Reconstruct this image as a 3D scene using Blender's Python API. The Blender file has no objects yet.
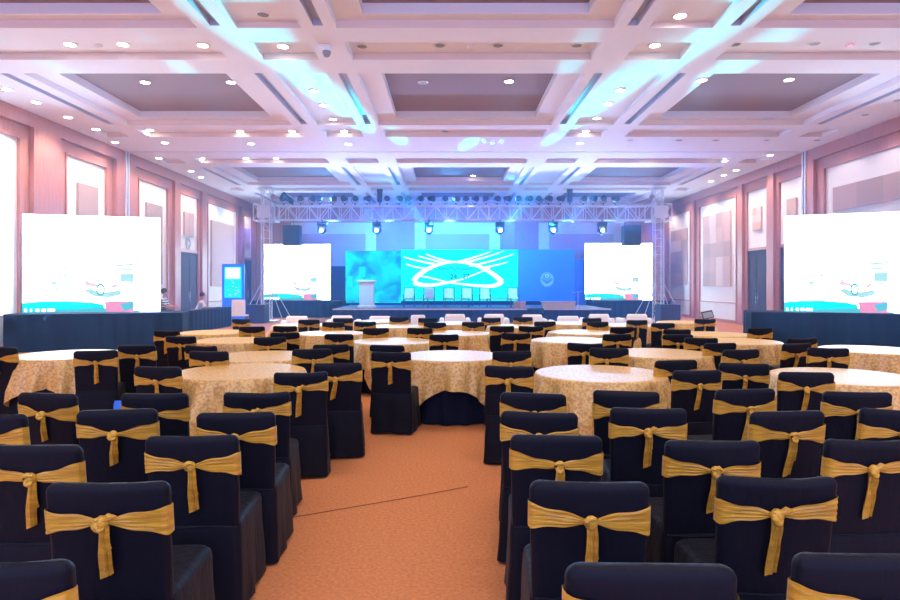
import bpy, math, random
from mathutils import Vector, Matrix
random.seed(7)
PI = math.pi
F = 620.0; CX = 449.5; HY = 285.0; EYE = 1.66
SC = bpy.context.scene
COL = SC.collection

# ------------------------------------------------------------------ materials
def mat(name, col, rough=.6, metal=0, spec=.5, emit=None, es=0, sheen=0, noise=None, bump=None):
    m = bpy.data.materials.new(name); m.use_nodes = True
    nt = m.node_tree; b = nt.nodes['Principled BSDF']
    b.inputs['Base Color'].default_value = (*col, 1)
    b.inputs['Roughness'].default_value = rough
    b.inputs['Metallic'].default_value = metal
    b.inputs['Specular IOR Level'].default_value = spec
    if sheen:
        b.inputs['Sheen Weight'].default_value = sheen
        b.inputs['Sheen Roughness'].default_value = .45
    if emit:
        b.inputs['Emission Color'].default_value = (*emit, 1)
        b.inputs['Emission Strength'].default_value = es
    tc = None
    if noise:   # (scale, detail, colour2, lo, hi, stretch)
        sc_, det, c2, lo, hi, st = noise
        tc = nt.nodes.new('ShaderNodeTexCoord'); mp = nt.nodes.new('ShaderNodeMapping')
        mp.inputs['Scale'].default_value = st
        n = nt.nodes.new('ShaderNodeTexNoise'); n.inputs['Scale'].default_value = sc_; n.inputs['Detail'].default_value = det
        r = nt.nodes.new('ShaderNodeValToRGB')
        r.color_ramp.elements[0].position = lo; r.color_ramp.elements[0].color = (*col, 1)
        r.color_ramp.elements[1].position = hi; r.color_ramp.elements[1].color = (*c2, 1)
        nt.links.new(tc.outputs['Object'], mp.inputs[0]); nt.links.new(mp.outputs[0], n.inputs[0])
        nt.links.new(n.outputs[0], r.inputs[0]); nt.links.new(r.outputs[0], b.inputs['Base Color'])
    if bump:    # (scale, strength, distance, stretch)
        tc = tc or nt.nodes.new('ShaderNodeTexCoord')
        mp = nt.nodes.new('ShaderNodeMapping'); mp.inputs['Scale'].default_value = bump[3]
        n = nt.nodes.new('ShaderNodeTexNoise'); n.inputs['Scale'].default_value = bump[0]; n.inputs['Detail'].default_value = 4
        bp = nt.nodes.new('ShaderNodeBump'); bp.inputs['Strength'].default_value = bump[1]; bp.inputs['Distance'].default_value = bump[2]
        nt.links.new(tc.outputs['Object'], mp.inputs[0]); nt.links.new(mp.outputs[0], n.inputs[0])
        nt.links.new(n.outputs[0], bp.inputs['Height']); nt.links.new(bp.outputs[0], b.inputs['Normal'])
    return m

def emis(name, col, s):
    m = bpy.data.materials.new(name); m.use_nodes = True; nt = m.node_tree; nt.nodes.clear()
    e = nt.nodes.new('ShaderNodeEmission'); o = nt.nodes.new('ShaderNodeOutputMaterial')
    e.inputs[0].default_value = (*col, 1); e.inputs[1].default_value = s
    nt.links.new(e.outputs[0], o.inputs[0]); return m

M = {}
M['carpet'] = mat('carpet', (.50, .18, .07), .95, spec=.1, noise=(45, 10, (.68, .27, .10), .3, .75, (1, 1, 1)), bump=(160, .6, .01, (1, 1, 1)))
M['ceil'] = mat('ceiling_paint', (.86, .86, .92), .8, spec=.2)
M['ceil_shade'] = mat('ceiling_paint_shaded', (.80, .68, .64), .8, spec=.2)  # ceiling white with shade painted in, for step faces turned from the stage
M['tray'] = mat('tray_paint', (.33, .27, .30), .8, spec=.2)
M['slot'] = mat('slot_grille', (.55, .58, .72), .6)
M['wood'] = mat('pink_wood_veneer', (.44, .175, .14), .45, noise=(3, 5, (.52, .23, .19), .3, .7, (6, 6, .5)))
M['wood_dark'] = mat('dark_wood_door', (.05, .045, .08), .7, spec=.2, noise=(3, 5, (.07, .06, .10), .3, .7, (6, 6, .5)))
M['fabric_wall'] = mat('white_wall_fabric', (.86, .84, .84), .9, spec=.1, bump=(90, .2, .01, (1, 1, 1)))
M['art_pink'] = mat('art_pale_pink', (.62, .42, .40), .8)
M['art_tan'] = mat('art_tan', (.54, .38, .36), .8)
M['art_brown'] = mat('art_brown', (.46, .33, .32), .8)
M['art_light'] = mat('art_light', (.72, .58, .56), .8)
M['black_cloth'] = mat('black_spandex', (.0035, .004, .009), .6, spec=.16, sheen=.03, bump=(26, .25, .02, (1, 1, .4)))
M['black_drape'] = mat('black_drape', (.006, .008, .022), .85, spec=.12, sheen=.04)
M['seam'] = mat('seam_thread', (.02, .022, .03), .6)
M['gold'] = mat('gold_satin', (.64, .34, .028), .38, spec=.4, sheen=.1, noise=(8, 4, (.46, .22, .016), .40, .65, (1, 1, 7)), bump=(14, .4, .01, (1, 1, 9)))
M['brocade'] = mat('gold_brocade', (.78, .50, .15), .42, spec=.5, noise=(34, 6, (.56, .30, .08), .44, .6, (1, 1, 1)), bump=(60, .35, .01, (1, 1, 1)))
M['white_cloth'] = mat('white_cloth', (.90, .89, .92), .8, spec=.2)
M['metal'] = mat('aluminium', (.74, .77, .88), .4, metal=.2)
M['black_metal'] = mat('black_metal', (.02, .02, .03), .45)
M['blackbox'] = mat('black_speaker_paint', (.02, .022, .035), .55)
M['grille'] = mat('speaker_grille', (.035, .04, .06), .7, bump=(300, .8, .01, (1, 1, 1)))
M['chrome'] = mat('chrome', (.7, .7, .75), .2, metal=1)
M['skin'] = mat('skin', (.45, .24, .16), .6)
M['hair'] = mat('black_hair', (.015, .012, .012), .6)
M['shirt'] = mat('white_shirt', (.75, .76, .8), .8)
M['stripe'] = mat('navy_stripe', (.05, .09, .22), .8)
M['trouser'] = mat('dark_trousers', (.03, .035, .06), .8)
M['stage_top'] = mat('stage_carpet', (.10, .13, .22), .8)
M['stage_skirt'] = mat('stage_skirt', (.02, .03, .09), .85, spec=.2)
M['pale_wood'] = mat('pale_wood', (.75, .60, .48), .5)
M['bluebox'] = mat('blue_plastic', (.02, .16, .75), .4)
M['crease_brown'] = mat('crease_brown', (.30, .10, .045), .7)
M['grey'] = mat('grey_plastic', (.30, .32, .36), .5)
M['cushion'] = mat('white_cushion', (.85, .86, .88), .7)
M['white_paint'] = mat('white_paint', (.85, .85, .87), .45)
M['cab_blue'] = mat('blue_printed_board', (.02, .12, .55), .4, emit=(.0, .13, .9), es=.6)  # board print with a glow put into its colour
M['plain_blue'] = mat('blue_printed_flex', (.03, .14, .45), .5, emit=(.02, .12, .6), es=.18)  # flat is no lamp, its dim glow is put into the material
M['scr_white'] = emis('screen_white', (.50, .72, 1), 13.0)
M['scr_cyan'] = emis('screen_cyan', (.0, .75, .78), 1.05)
M['scr_pale'] = emis('screen_pale_cyan', (.38, .70, .72), .95)
M['scr_mint'] = emis('screen_mint', (.42, .72, .68), 1.0)
M['scr_teal'] = emis('screen_teal', (.10, .55, .68), .85)
M['scr_pink'] = emis('screen_pink', (.80, .28, .48), .95)
M['scr_pinkpale'] = emis('screen_pale_pink', (.80, .50, .58), 1.0)
M['led_cyan'] = emis('led_cyan', (.0, .78, .80), 1.25)
M['led_deep'] = emis('led_deep_cyan', (.0, .36, .70), .85)
M['led_swirl'] = emis('led_white', (.88, 1, 1), 1.6)
M['led_mark'] = emis('led_mark', (.0, .22, .30), .5)
M['board_emblem'] = emis('emblem_glow', (.22, .70, 1), 1.1)  # emblem lines lightened by a glow of their own
M['poster_hi'] = emis('poster_white', (.55, 1, 1), 1.5)
M['lamp_on'] = emis('lamp_glow', (1, .93, .8), 30)
M['lens'] = emis('lens_cyan', (.25, .95, 1), 26)

# ------------------------------------------------------------------ mesh builder
class MB:
    def __init__(s): s.v = []; s.f = []; s.m = []; s.mats = []
    def mi(s, m):
        m = M[m] if isinstance(m, str) else m
        if m not in s.mats: s.mats.append(m)
        return s.mats.index(m)
    def add(s, vs, fs, m):
        n = len(s.v); k = s.mi(m)
        s.v += [tuple(v) for v in vs]
        s.f += [tuple(i + n for i in f) for f in fs]; s.m += [k] * len(fs)
    def box(s, x0, x1, y0, y1, z0, z1, m, mt=None):
        vs = [(x, y, z) for x in (x0, x1) for y in (y0, y1) for z in (z0, z1)]
        if mt: vs = [tuple(mt @ Vector(v)) for v in vs]
        s.add(vs, [(0, 1, 3, 2), (4, 6, 7, 5), (0, 4, 5, 1), (2, 3, 7, 6), (0, 2, 6, 4), (1, 5, 7, 3)], m)
    def loft(s, rings, m, cap=True, close=True):
        n = len(rings[0]); vs = [p for r in rings for p in r]; fs = []
        for i in range(len(rings) - 1):
            for j in range(n if close else n - 1):
                a = i * n + j; b = i * n + (j + 1) % n
                fs.append((a, b, b + n, a + n))
        if cap and close:
            fs.append(tuple(range(n - 1, -1, -1))); fs.append(tuple((len(rings) - 1) * n + j for j in range(n)))
        s.add(vs, fs, m)
    def tube(s, pts, r, m, n=8, cap=True):
        pts = [Vector(p) for p in pts]; rings = []
        rs = r if isinstance(r, (list, tuple)) else [r] * len(pts)
        for i, p in enumerate(pts):
            d = (pts[min(i + 1, len(pts) - 1)] - pts[max(i - 1, 0)]).normalized()
            up = Vector((0, 0, 1)) if abs(d.z) < .9 else Vector((1, 0, 0))
            a = d.cross(up).normalized(); b = a.cross(d).normalized()
            rings.append([p + rs[i] * (math.cos(t * 2 * PI / n) * a + math.sin(t * 2 * PI / n) * b) for t in range(n)])
        s.loft(rings, m, cap)
    def lathe(s, prof, m, n=24, c=(0, 0, 0), mt=None, cap=True):
        rings = []
        for r, z in prof:
            ring = [Vector((c[0] + r * math.cos(t * 2 * PI / n), c[1] + r * math.sin(t * 2 * PI / n), c[2] + z)) for t in range(n)]
            rings.append([mt @ p for p in ring] if mt else ring)
        s.loft(rings, m, cap)
    def sphere(s, c, r, m, n=12, sc=(1, 1, 1)):
        rings = []
        for i in range(n // 2 + 1):
            a = -PI / 2 + PI * i / (n // 2); rr = max(math.cos(a), .02) * r
            rings.append([(c[0] + rr * sc[0] * math.cos(t * 2 * PI / n), c[1] + rr * sc[1] * math.sin(t * 2 * PI / n), c[2] + r * sc[2] * math.sin(a)) for t in range(n)])
        s.loft(rings, m)
    def poly(s, pts, m): s.add(pts, [tuple(range(len(pts)))], m)
    def strip(s, pts, ws, y, m):     # flat stroke in the XZ plane (facing -Y)
        L = []; R = []
        for i, p in enumerate(pts):
            a = pts[max(i - 1, 0)]; b = pts[min(i + 1, len(pts) - 1)]
            dx, dz = b[0] - a[0], b[1] - a[1]; l = math.hypot(dx, dz) or 1
            nx, nz = -dz / l, dx / l; w = ws[i] if isinstance(ws, list) else ws
            L.append((p[0] + nx * w, y, p[1] + nz * w)); R.append((p[0] - nx * w, y, p[1] - nz * w))
        n = len(pts); s.add(L + R, [(i, i + 1, n + i + 1, n + i) for i in range(n - 1)], m)
    def mesh(s, name, smooth=True, angle=40):
        me = bpy.data.meshes.new(name); me.from_pydata(s.v, [], s.f)
        for m in s.mats: me.materials.append(m)
        me.polygons.foreach_set('material_index', s.m)
        import bmesh
        bm = bmesh.new(); bm.from_mesh(me); bmesh.ops.recalc_face_normals(bm, faces=bm.faces); bm.to_mesh(me); bm.free()
        if smooth:
            me.polygons.foreach_set('use_smooth', [True] * len(me.polygons))
            try: me.set_sharp_from_angle(angle=math.radians(angle))
            except Exception: pass
        me.update(); return me
    def build(s, name, parent=None, smooth=True, loc=None, rot=None, angle=40):
        o = bpy.data.objects.new(name, s.mesh(name, smooth, angle)); COL.objects.link(o)
        if parent: o.parent = parent
        if loc: o.location = loc
        if rot: o.rotation_euler = rot
        return o

def tag(o, label=None, cat=None, group=None, kind=None):
    if label: o['label'] = label
    if cat: o['category'] = cat
    if group: o['group'] = group
    if kind: o['kind'] = kind
    return o
def empty(name, loc=(0, 0, 0), rz=0):
    o = bpy.data.objects.new(name, None); COL.objects.link(o); o.location = loc; o.rotation_euler = (0, 0, rz)
    o.empty_display_size = .2; return o
def copy_tree(o, parent=None):
    c = o.copy(); COL.objects.link(c)
    if parent: c.parent = parent
    for ch in [k for k in o.children]: copy_tree(ch, c)
    return c
def struct(o): o['kind'] = 'structure'; return o
def remove_tree(o):
    for ch in list(o.children): remove_tree(ch)
    bpy.data.objects.remove(o)
def wx(px, Y): return (px - CX) * Y / F
def wz(py, Y): return EYE + (HY - py) * Y / F

# ------------------------------------------------------------------ room
XL, XR, YB, YF, ZC = -11.0, 12.1, 35.5, -4.0, 6.2
XC = .45
b = MB(); b.box(XL - .4, XR + .4, YF, YB + .4, -.12, 0, 'carpet'); struct(b.build('floor', smooth=False))

# ceiling as a stepped coffer surface
rects = []
TR = [(6.65 - 6.65, 4.3), (6.65, 10.95), (13.3, 17.6), (23.9, 28.2), (30.5, 34.6)]
TR[0] = (0.4, 4.6)
RR = [(5.1, 6.0), (11.6, 12.5), (18.1, 19.0), (22.2, 23.07), (28.9, 29.8)]
for y0, y1 in TR:
    for a, c in ((-9.6, -4.9), (-2.45, 2.45), (4.9, 9.6)):
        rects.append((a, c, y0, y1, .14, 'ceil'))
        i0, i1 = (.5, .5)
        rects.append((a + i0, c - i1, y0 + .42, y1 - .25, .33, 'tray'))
    for a, c in ((-4.2, -3.07), (3.07, 4.2)): rects.append((a, c, y0, y1 + 0, .10, 'ceil'))
    for a in (-10.0, -4.55, -2.75, 2.75, 4.55, 10.0): rects.append((a - .09, a + .09, y0, y1 - .1, .12, 'slot'))
for y0, y1 in RR:
    for a, c in ((-10.95, -10.25), (-9.6, -4.9), (-4.2, -3.07), (-2.4, 2.4), (3.07, 4.2), (4.9, 9.6), (10.25, 10.95)):
        rects.append((a, c, y0, y1, .14, 'ceil'))
rects.append((-11.4, 11.6, 21.12, 21.19, .05, 'slot'))
xs = sorted({XL - .4, XR + .4} | {round(XC + v, 4) for r in rects for v in r[:2]})
ys = sorted({YF, YB + .4} | {round(v, 4) for r in rects for v in r[2:4]})
xs = [x for x in xs if XL - .41 <= x <= XR + .41]
def lvl(x, y):
    h, m = 0, 'ceil'
    for r in rects:
        if r[0] + XC < x < r[1] + XC and r[2] < y < r[3] and r[4] > h: h, m = r[4], r[5]
    return h, m
b = MB(); G = {}
for i in range(len(xs) - 1):
    for j in range(len(ys) - 1):
        G[i, j] = lvl((xs[i] + xs[i + 1]) / 2, (ys[j] + ys[j + 1]) / 2)
for (i, j), (h, m) in G.items():
    x0, x1, y0, y1 = xs[i], xs[i + 1], ys[j], ys[j + 1]; z = ZC + h
    b.add([(x0, y0, z), (x1, y0, z), (x1, y1, z), (x0, y1, z)], [(0, 3, 2, 1)], m)
    for (di, dj) in ((1, 0), (0, 1)):
        n = G.get((i + di, j + dj))
        if n and abs(n[0] - h) > 1e-4:
            z2 = ZC + n[0]; fm = 'ceil' if 'tray' in (m, n[1]) or di else 'ceil_shade'
            if 'slot' in (m, n[1]): fm = 'slot'
            if di: b.add([(x1, y0, z), (x1, y1, z), (x1, y1, z2), (x1, y0, z2)], [(0, 1, 2, 3)], fm)
            else: b.add([(x0, y1, z), (x1, y1, z), (x1, y1, z2), (x0, y1, z2)], [(0, 1, 2, 3)], fm)
n0 = len(b.v); b.box(XL - .4, XR + .4, YF, YB + .4, ZC + .45, ZC + .6, 'ceil')
o = bpy.data.objects.new('ceiling', None)
me = bpy.data.meshes.new('ceiling'); me.from_pydata(b.v, [], b.f)
for m in b.mats: me.materials.append(m)
me.polygons.foreach_set('material_index', b.m); me.update()
bpy.data.objects.remove(o); o = bpy.data.objects.new('ceiling', me); COL.objects.link(o); struct(o)

# side walls ; coordinates (d = distance out from the wall face, y, z)
def side_wall(name, X, sgn, bays, side):
    wm = MB(); pm = []
    def bx(d0, d1, y0, y1, z0, z1, m, mb=None):
        a, c = X + sgn * d0, X + sgn * d1
        (mb or wm).box(min(a, c), max(a, c), y0, y1, z0, z1, m)
    y = YF; panels = []; doors = []
    for (y0, y1, kind) in bays:
        e = .42 if kind == 'panel' else .22
        n0, n1 = y0 - e, y1 + e
        bx(0, -.4, y, n0, 0, ZC, 'wood')                       # pier
        if n0 - y > .5 and side == 'x': bx(.03, 0, y + .1, n0 - .1, 0, ZC, 'wood')
        bx(0, -.4, n0, n1, 5.83, ZC, 'wood')                   # header
        bx(-.12, -.4, n0, y0, 0, 5.83, 'wood'); bx(-.12, -.4, y1, n1, 0, 5.83, 'wood')
        bx(-.12, -.4, y0, y1, 5.45, 5.83, 'wood')
        bx(-.09, -.12, y0 - .07, y0, 0, 5.5, 'wood'); bx(-.09, -.12, y1, y1 + .07, 0, 5.5, 'wood'); bx(-.09, -.12, y0, y1, 5.45, 5.52, 'wood')
        lo = 3.15 if kind == 'door' else .9
        p = MB(); bx(-.17, -.4, y0, y1, lo, 5.45, 'fabric_wall', p); panels.append(p)
        p2 = MB(); 
        if kind == 'door':
            bx(-.12, -.4, y0, y1, 3.05, 3.15, 'wood'); doors.append((y0, y1))
        else:
            k = max(2, round((y1 - y0) / .75)); w = (y1 - y0) / k
            for q in range(k): bx(-.15, -.4, y0 + q * w + .012, y0 + (q + 1) * w - .012, .14, .86, 'white_paint', p2)
            bx(-.19, -.4, y0, y1, 0, .9, 'art_tan', p2); bx(-.11, -.2, y0, y1, .86, .9, 'wood', p2); bx(-.12, -.4, y0, y1, 0, .14, 'wood', p2)
            panels.append(p2)
        y = n1
    bx(0, -.4, y, YB + .4, 0, ZC, 'wood')
    for gy in (21.05, 21.2): bx(.05, 0, gy - .03, gy + .03, 0, ZC, 'metal')
    bx(.02, 0, 21.08, 21.17, 0, ZC, 'black_metal')
    w = struct(wm.build(name, smooth=False))
    for p in panels: p.build('wall_panel', w, smooth=False)
    return doors
LB = [(3.5, 9.5, 'panel'), (11.2, 16.0, 'panel'), (18.0, 20.07, 'panel'), (22.2, 24.45, 'panel'), (25.6, 27.4, 'door'), (28.55, 32.4, 'panel'), (33.5, 34.9, 'door')]
RB = [(4.5, 11.5, 'panel'), (13.2, 20.2, 'panel'), (21.5, 22.95, 'door'), (23.85, 25.45, 'door'), (26.45, 30.3, 'panel'), (31.5, 34.6, 'panel')]
dn = 1
for name, X, sgn, bays, side in (('wall_left', XL, 1, LB, 'l'), ('wall_right', XR, -1, RB, 'r')):
    for (y0, y1) in side_wall(name, X, sgn, bays, side):
        ym = (y0 + y1) / 2; d = empty('door_%d' % dn, (X, ym, 0)); struct(d); dn += 1
        for s_ in (-1, 1):
            mb = MB(); w = (y1 - y0) / 2 - .008
            ya, yb = (0.004, w) if s_ > 0 else (-w, -.004)
            xa, xb = sorted((-sgn * .16, -sgn * .22)); mb.box(xa, xb, ya, yb, .02, 3.04, 'wood_dark')
            xa, xb = sorted((-sgn * .145, -sgn * .17))
            for z0, z1 in ((.25, 1.0), (1.25, 2.8)): mb.box(xa, xb, ya + .12, yb - .12, z0, z1, 'wood_dark')
            lf = mb.build('door_leaf', d, smooth=False)
            h = MB(); h.tube([(-sgn * .11, s_ * .08, .95), (-sgn * .11, s_ * .08, 1.35)], .014, 'chrome')
            for zz in (1.0, 1.3): h.tube([(-sgn * .11, s_ * .08, zz), (-sgn * .17, s_ * .08, zz)], .009, 'chrome')
            h.build('handle', lf)
# back wall
bw = MB()
BP = [(-9.1, -4.2), (-2.0, 2.9), (5.1, 10.0)]
x = XL - .4
for a, c in BP:
    bw.box(x, a, YB, YB + .4, 0, ZC, 'wood'); bw.box(a, c, YB, YB + .4, 5.24, ZC, 'wood'); x = c
bw.box(x, XR + .4, YB, YB + .4, 0, ZC, 'wood')
for xx in (-10.2, -3.1, 3.9, 11.0): bw.box(xx - .12, xx + .12, YB - .05, YB, 0, ZC, 'wood')
w = struct(bw.build('wall_back', smooth=False))
for a, c in BP:
    p = MB(); p.box(a, c, YB + .06, YB + .4, 0, 5.24, 'fabric_wall'); p.build('wall_panel', w, smooth=False)
    p = MB(); p.box(a + .62, c - .62, YB + .02, YB + .06, 1.2, 4.58, 'art_pink'); 
    p.build('wall_panel', w, smooth=False)

# wall art
def art(side, y0, y1, z0, z1, cells, label, seed=1):
    rnd = random.Random(seed); X = XL + (-.17) if side == 'l' else XR + .17; sg = 1 if side == 'l' else -1
    o = MB(); r, c = cells
    xa, xb = sorted((X + sg * .002, X + sg * .06)); o.box(xa, xb, y0, y1, z0, z1, 'art_pink')
    for i in range(r):
        for j in range(c):
            m = rnd.choice(['art_pink', 'art_tan', 'art_brown', 'art_pink', 'art_light'] if r > 1 else ['art_brown', 'art_tan', 'art_tan'])
            d = rnd.uniform(.062, .075); xa, xb = sorted((X + sg * .055, X + sg * d))
            o.box(xa, xb, y0 + (y1 - y0) * j / c, y0 + (y1 - y0) * (j + 1) / c, z0 + (z1 - z0) * i / r, z0 + (z1 - z0) * (i + 1) / r, m)
    tag(o.build('wall_art', smooth=False), label, 'wall art')
art('l', 18.55, 19.6, 2.2, 4.73, (1, 1), 'plain pinkish panel art on left wall, above the near left screen', 3)
art('l', 22.75, 24.0, 1.7, 4.7, (1, 1), 'pale panel art showing just beyond the right corner of near left screen', 4)
art('l', 26.0, 26.95, 3.75, 4.75, (1, 2), 'small brown block art above the left door nearest the operators', 5)
art('l', 28.95, 32.0, 1.6, 4.7, (1, 1), 'large tall pale pink panel art on left wall behind the lit standee', 6)
art('l', 33.85, 34.5, 3.75, 4.75, (1, 1), 'small narrow brown art above farthest left door by the truss tower', 7)
art('r', 14.0, 19.75, 4.0, 4.75, (1, 5), 'long horizontal brown banded art above the near right screen', 8)
art('r', 21.85, 22.45, 3.5, 4.75, (1, 1), 'small brown block art at the left corner of near right screen', 9)
art('r', 24.3, 25.0, 3.85, 4.75, (3, 2), 'small patchwork block art above the dark door on right wall', 11)
art('r', 26.95, 29.85, 1.6, 4.93, (5, 4), 'large chequered pink and brown art, middle of the right wall', 12)
art('r', 31.9, 34.2, 1.7, 4.6, (5, 3), 'chequered brown art on right wall right behind the truss tower', 15)
# round emblem above the left door
o = MB(); mt = Matrix.Translation((XL - .165, 26.45, 3.42)) @ Matrix.Rotation(PI / 2, 4, 'Y')
o.lathe([(.0, 0), (.24, 0), (.24, .03), (.19, .035), (.18, .02), (0, .02)], 'grey', 24, mt=mt); o.lathe([(0, .02), (.09, .02), (.08, .045), (0, .045)], 'art_light', 20, mt=mt)
tag(o.build('round_sign'), 'round grey sign above the left door, below the small art', 'sign')

# ------------------------------------------------------------------ ceiling lamps
def lamp_z(x, y): return ZC + lvl(x, y)[0]
def make_down(on):
    r = empty('ceiling_downlight')
    o = MB(); o.lathe([(.098, -.002), (.125, -.001), (.128, -.012), (.118, -.020), (.100, -.016), (.098, -.002)], 'white_paint', 24, cap=False); o.build('trim_ring', r)
    o = MB(); o.lathe([(.0, -.004), (.097, -.004), (.097, -.012), (0, -.012)], 'lamp_on' if on else 'grey', 20); o.build('lamp', r)
    return r
DL_on, DL_off = make_down(True), make_down(False)
DLS = [(70, 44, 1), (123, 44, 1), (203, 45, 1), (655, 45, 1), (680, 15.5, 1), (362, 46, 0), (440, 45, 0), (498, 45, 0), (577, 45, 0), (283, 46, 1), (263, 14, 0),
  (735, 44, 0), (815, 43, 0), (875, 43, 0), (145, 82, 1), (231, 82, 1), (423, 82, 0), (509, 81, 1), (702, 80, 1), (789, 79.5, 1),
  (314, 91, 1), (324, 105, 1), (333, 119, 1), (344, 131, 1), (348, 143.5, 1), (620, 90, 1), (608, 103.5, 1), (597, 118, 1), (586, 131, 1), (580, 143, 1),
  (7, 89, 1), (36, 102, 1), (68, 117, 1), (96, 129, 1), (115, 142, 1), (898, 100, 0), (865, 114.5, 0), (817, 140, 0), (150, 130, 1), (240, 131, 1), (292, 131, 1),
  (165, 142.5, 1), (251, 143.5, 1), (202, 158, 1), (246, 158, 1), (276, 158, 1), (159, 158, 1), (630, 140, 0), (679, 140, 0), (716, 140, 0), (767, 140, 0),
  (606, 157, 1), (650, 157, 1), (725, 157, 1), (770, 155, 1), (736, 170, 1), (724, 175, 1), (711, 181, 1), (191, 171, 1), (201, 177, 1), (445, 131, 0), (473, 183, 1)]
LIGHTS = []
def rowname(py):
    return ('nearest the camera' if py < 30 else 'in the strip recess nearest the camera' if py < 60 else 'in line with the front dark trays' if py < 124 else
            'just past the front dark trays' if py < 137 else 'near the partition track' if py < 150 else 'beyond the partition track' if py < 165 else 'far down near the stage')
cnt = {}
tmp = []
for (px, py, on) in DLS:
    z = ZC + .1; Y = F * (z - EYE) / (HY - py); X = wx(px, Y); z = lamp_z(X, Y); Y = F * (z - EYE) / (HY - py); X = wx(px, Y); z = lamp_z(X, Y)
    tmp.append((px, py, on, X, Y, z))
for (px, py, on, X, Y, z) in tmp:
    o = copy_tree(DL_on if on else DL_off); o.location = (X, Y, z)
    side = 'left wall' if X < -9.9 else 'left' if X < -2.4 else 'centre' if X < 3 else 'right' if X < 10.3 else 'right wall'
    same = [t for t in tmp if rowname(t[1]) == rowname(py) and t[2] == on]
    same.sort(); k = same.index((px, py, on, X, Y, z)) + 1; n = len(same)
    od = ['first', 'second', 'third', 'fourth', 'fifth', 'sixth', 'seventh', 'eighth', 'ninth', 'tenth', 'eleventh', 'twelfth', 'thirteenth', 'fourteenth'][k - 1]
    pos = 'leftmost' if k == 1 and n > 1 else 'rightmost' if k == n and n > 1 else od + ' from left'
    tag(o, ('lit' if on else 'unlit') + ' round downlight ' + rowname(py) + (', ' + pos if n > 1 else ''), 'ceiling light', 'lit ceiling downlights' if on else 'unlit ceiling downlights')
    if on: LIGHTS.append((X, Y, z))
remove_tree(DL_on); remove_tree(DL_off)
# smoke detectors / small ceiling devices
for (px, py, lab) in ((99, 45, 'small white smoke detector between the two near left downlights'), (470, 46, 'small white smoke detector in the middle of central ceiling recess'), (850, 43, 'small detector with a red ring on the right ceiling recess'), (325, 46, 'small white ceiling camera on the beam left of the central recess')):
    z = lamp_z(wx(px, 12), 12.0); Y = F * (z - EYE) / (HY - py); X = wx(px, Y); z = lamp_z(X, Y)
    o = MB()
    if px == 325:
        o.box(-.12, .12, -.1, .1, -.05, 0, 'white_paint'); o.tube([(0, 0, -.05), (0, 0, -.1)], .02, 'white_paint'); o.lathe([(0, -.22), (.05, -.2), (.08, -.14), (.08, -.1), (0, -.09)], 'grey', 14, c=(.03, 0, 0))
    else:
        o.lathe([(0, -.06), (.04, -.058), (.06, -.04), (.07, 0)], 'white_paint', 16)
        if px == 850: o.lathe([(.055, -.05), (.075, -.05), (.08, -.03), (.06, -.03), (.055, -.05)], 'scr_pink', 16, cap=False)
    tag(o.build('ceiling_camera' if px == 325 else 'smoke_detector', loc=(X, Y, z)), lab, 'camera' if px == 325 else 'smoke detector')

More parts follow.
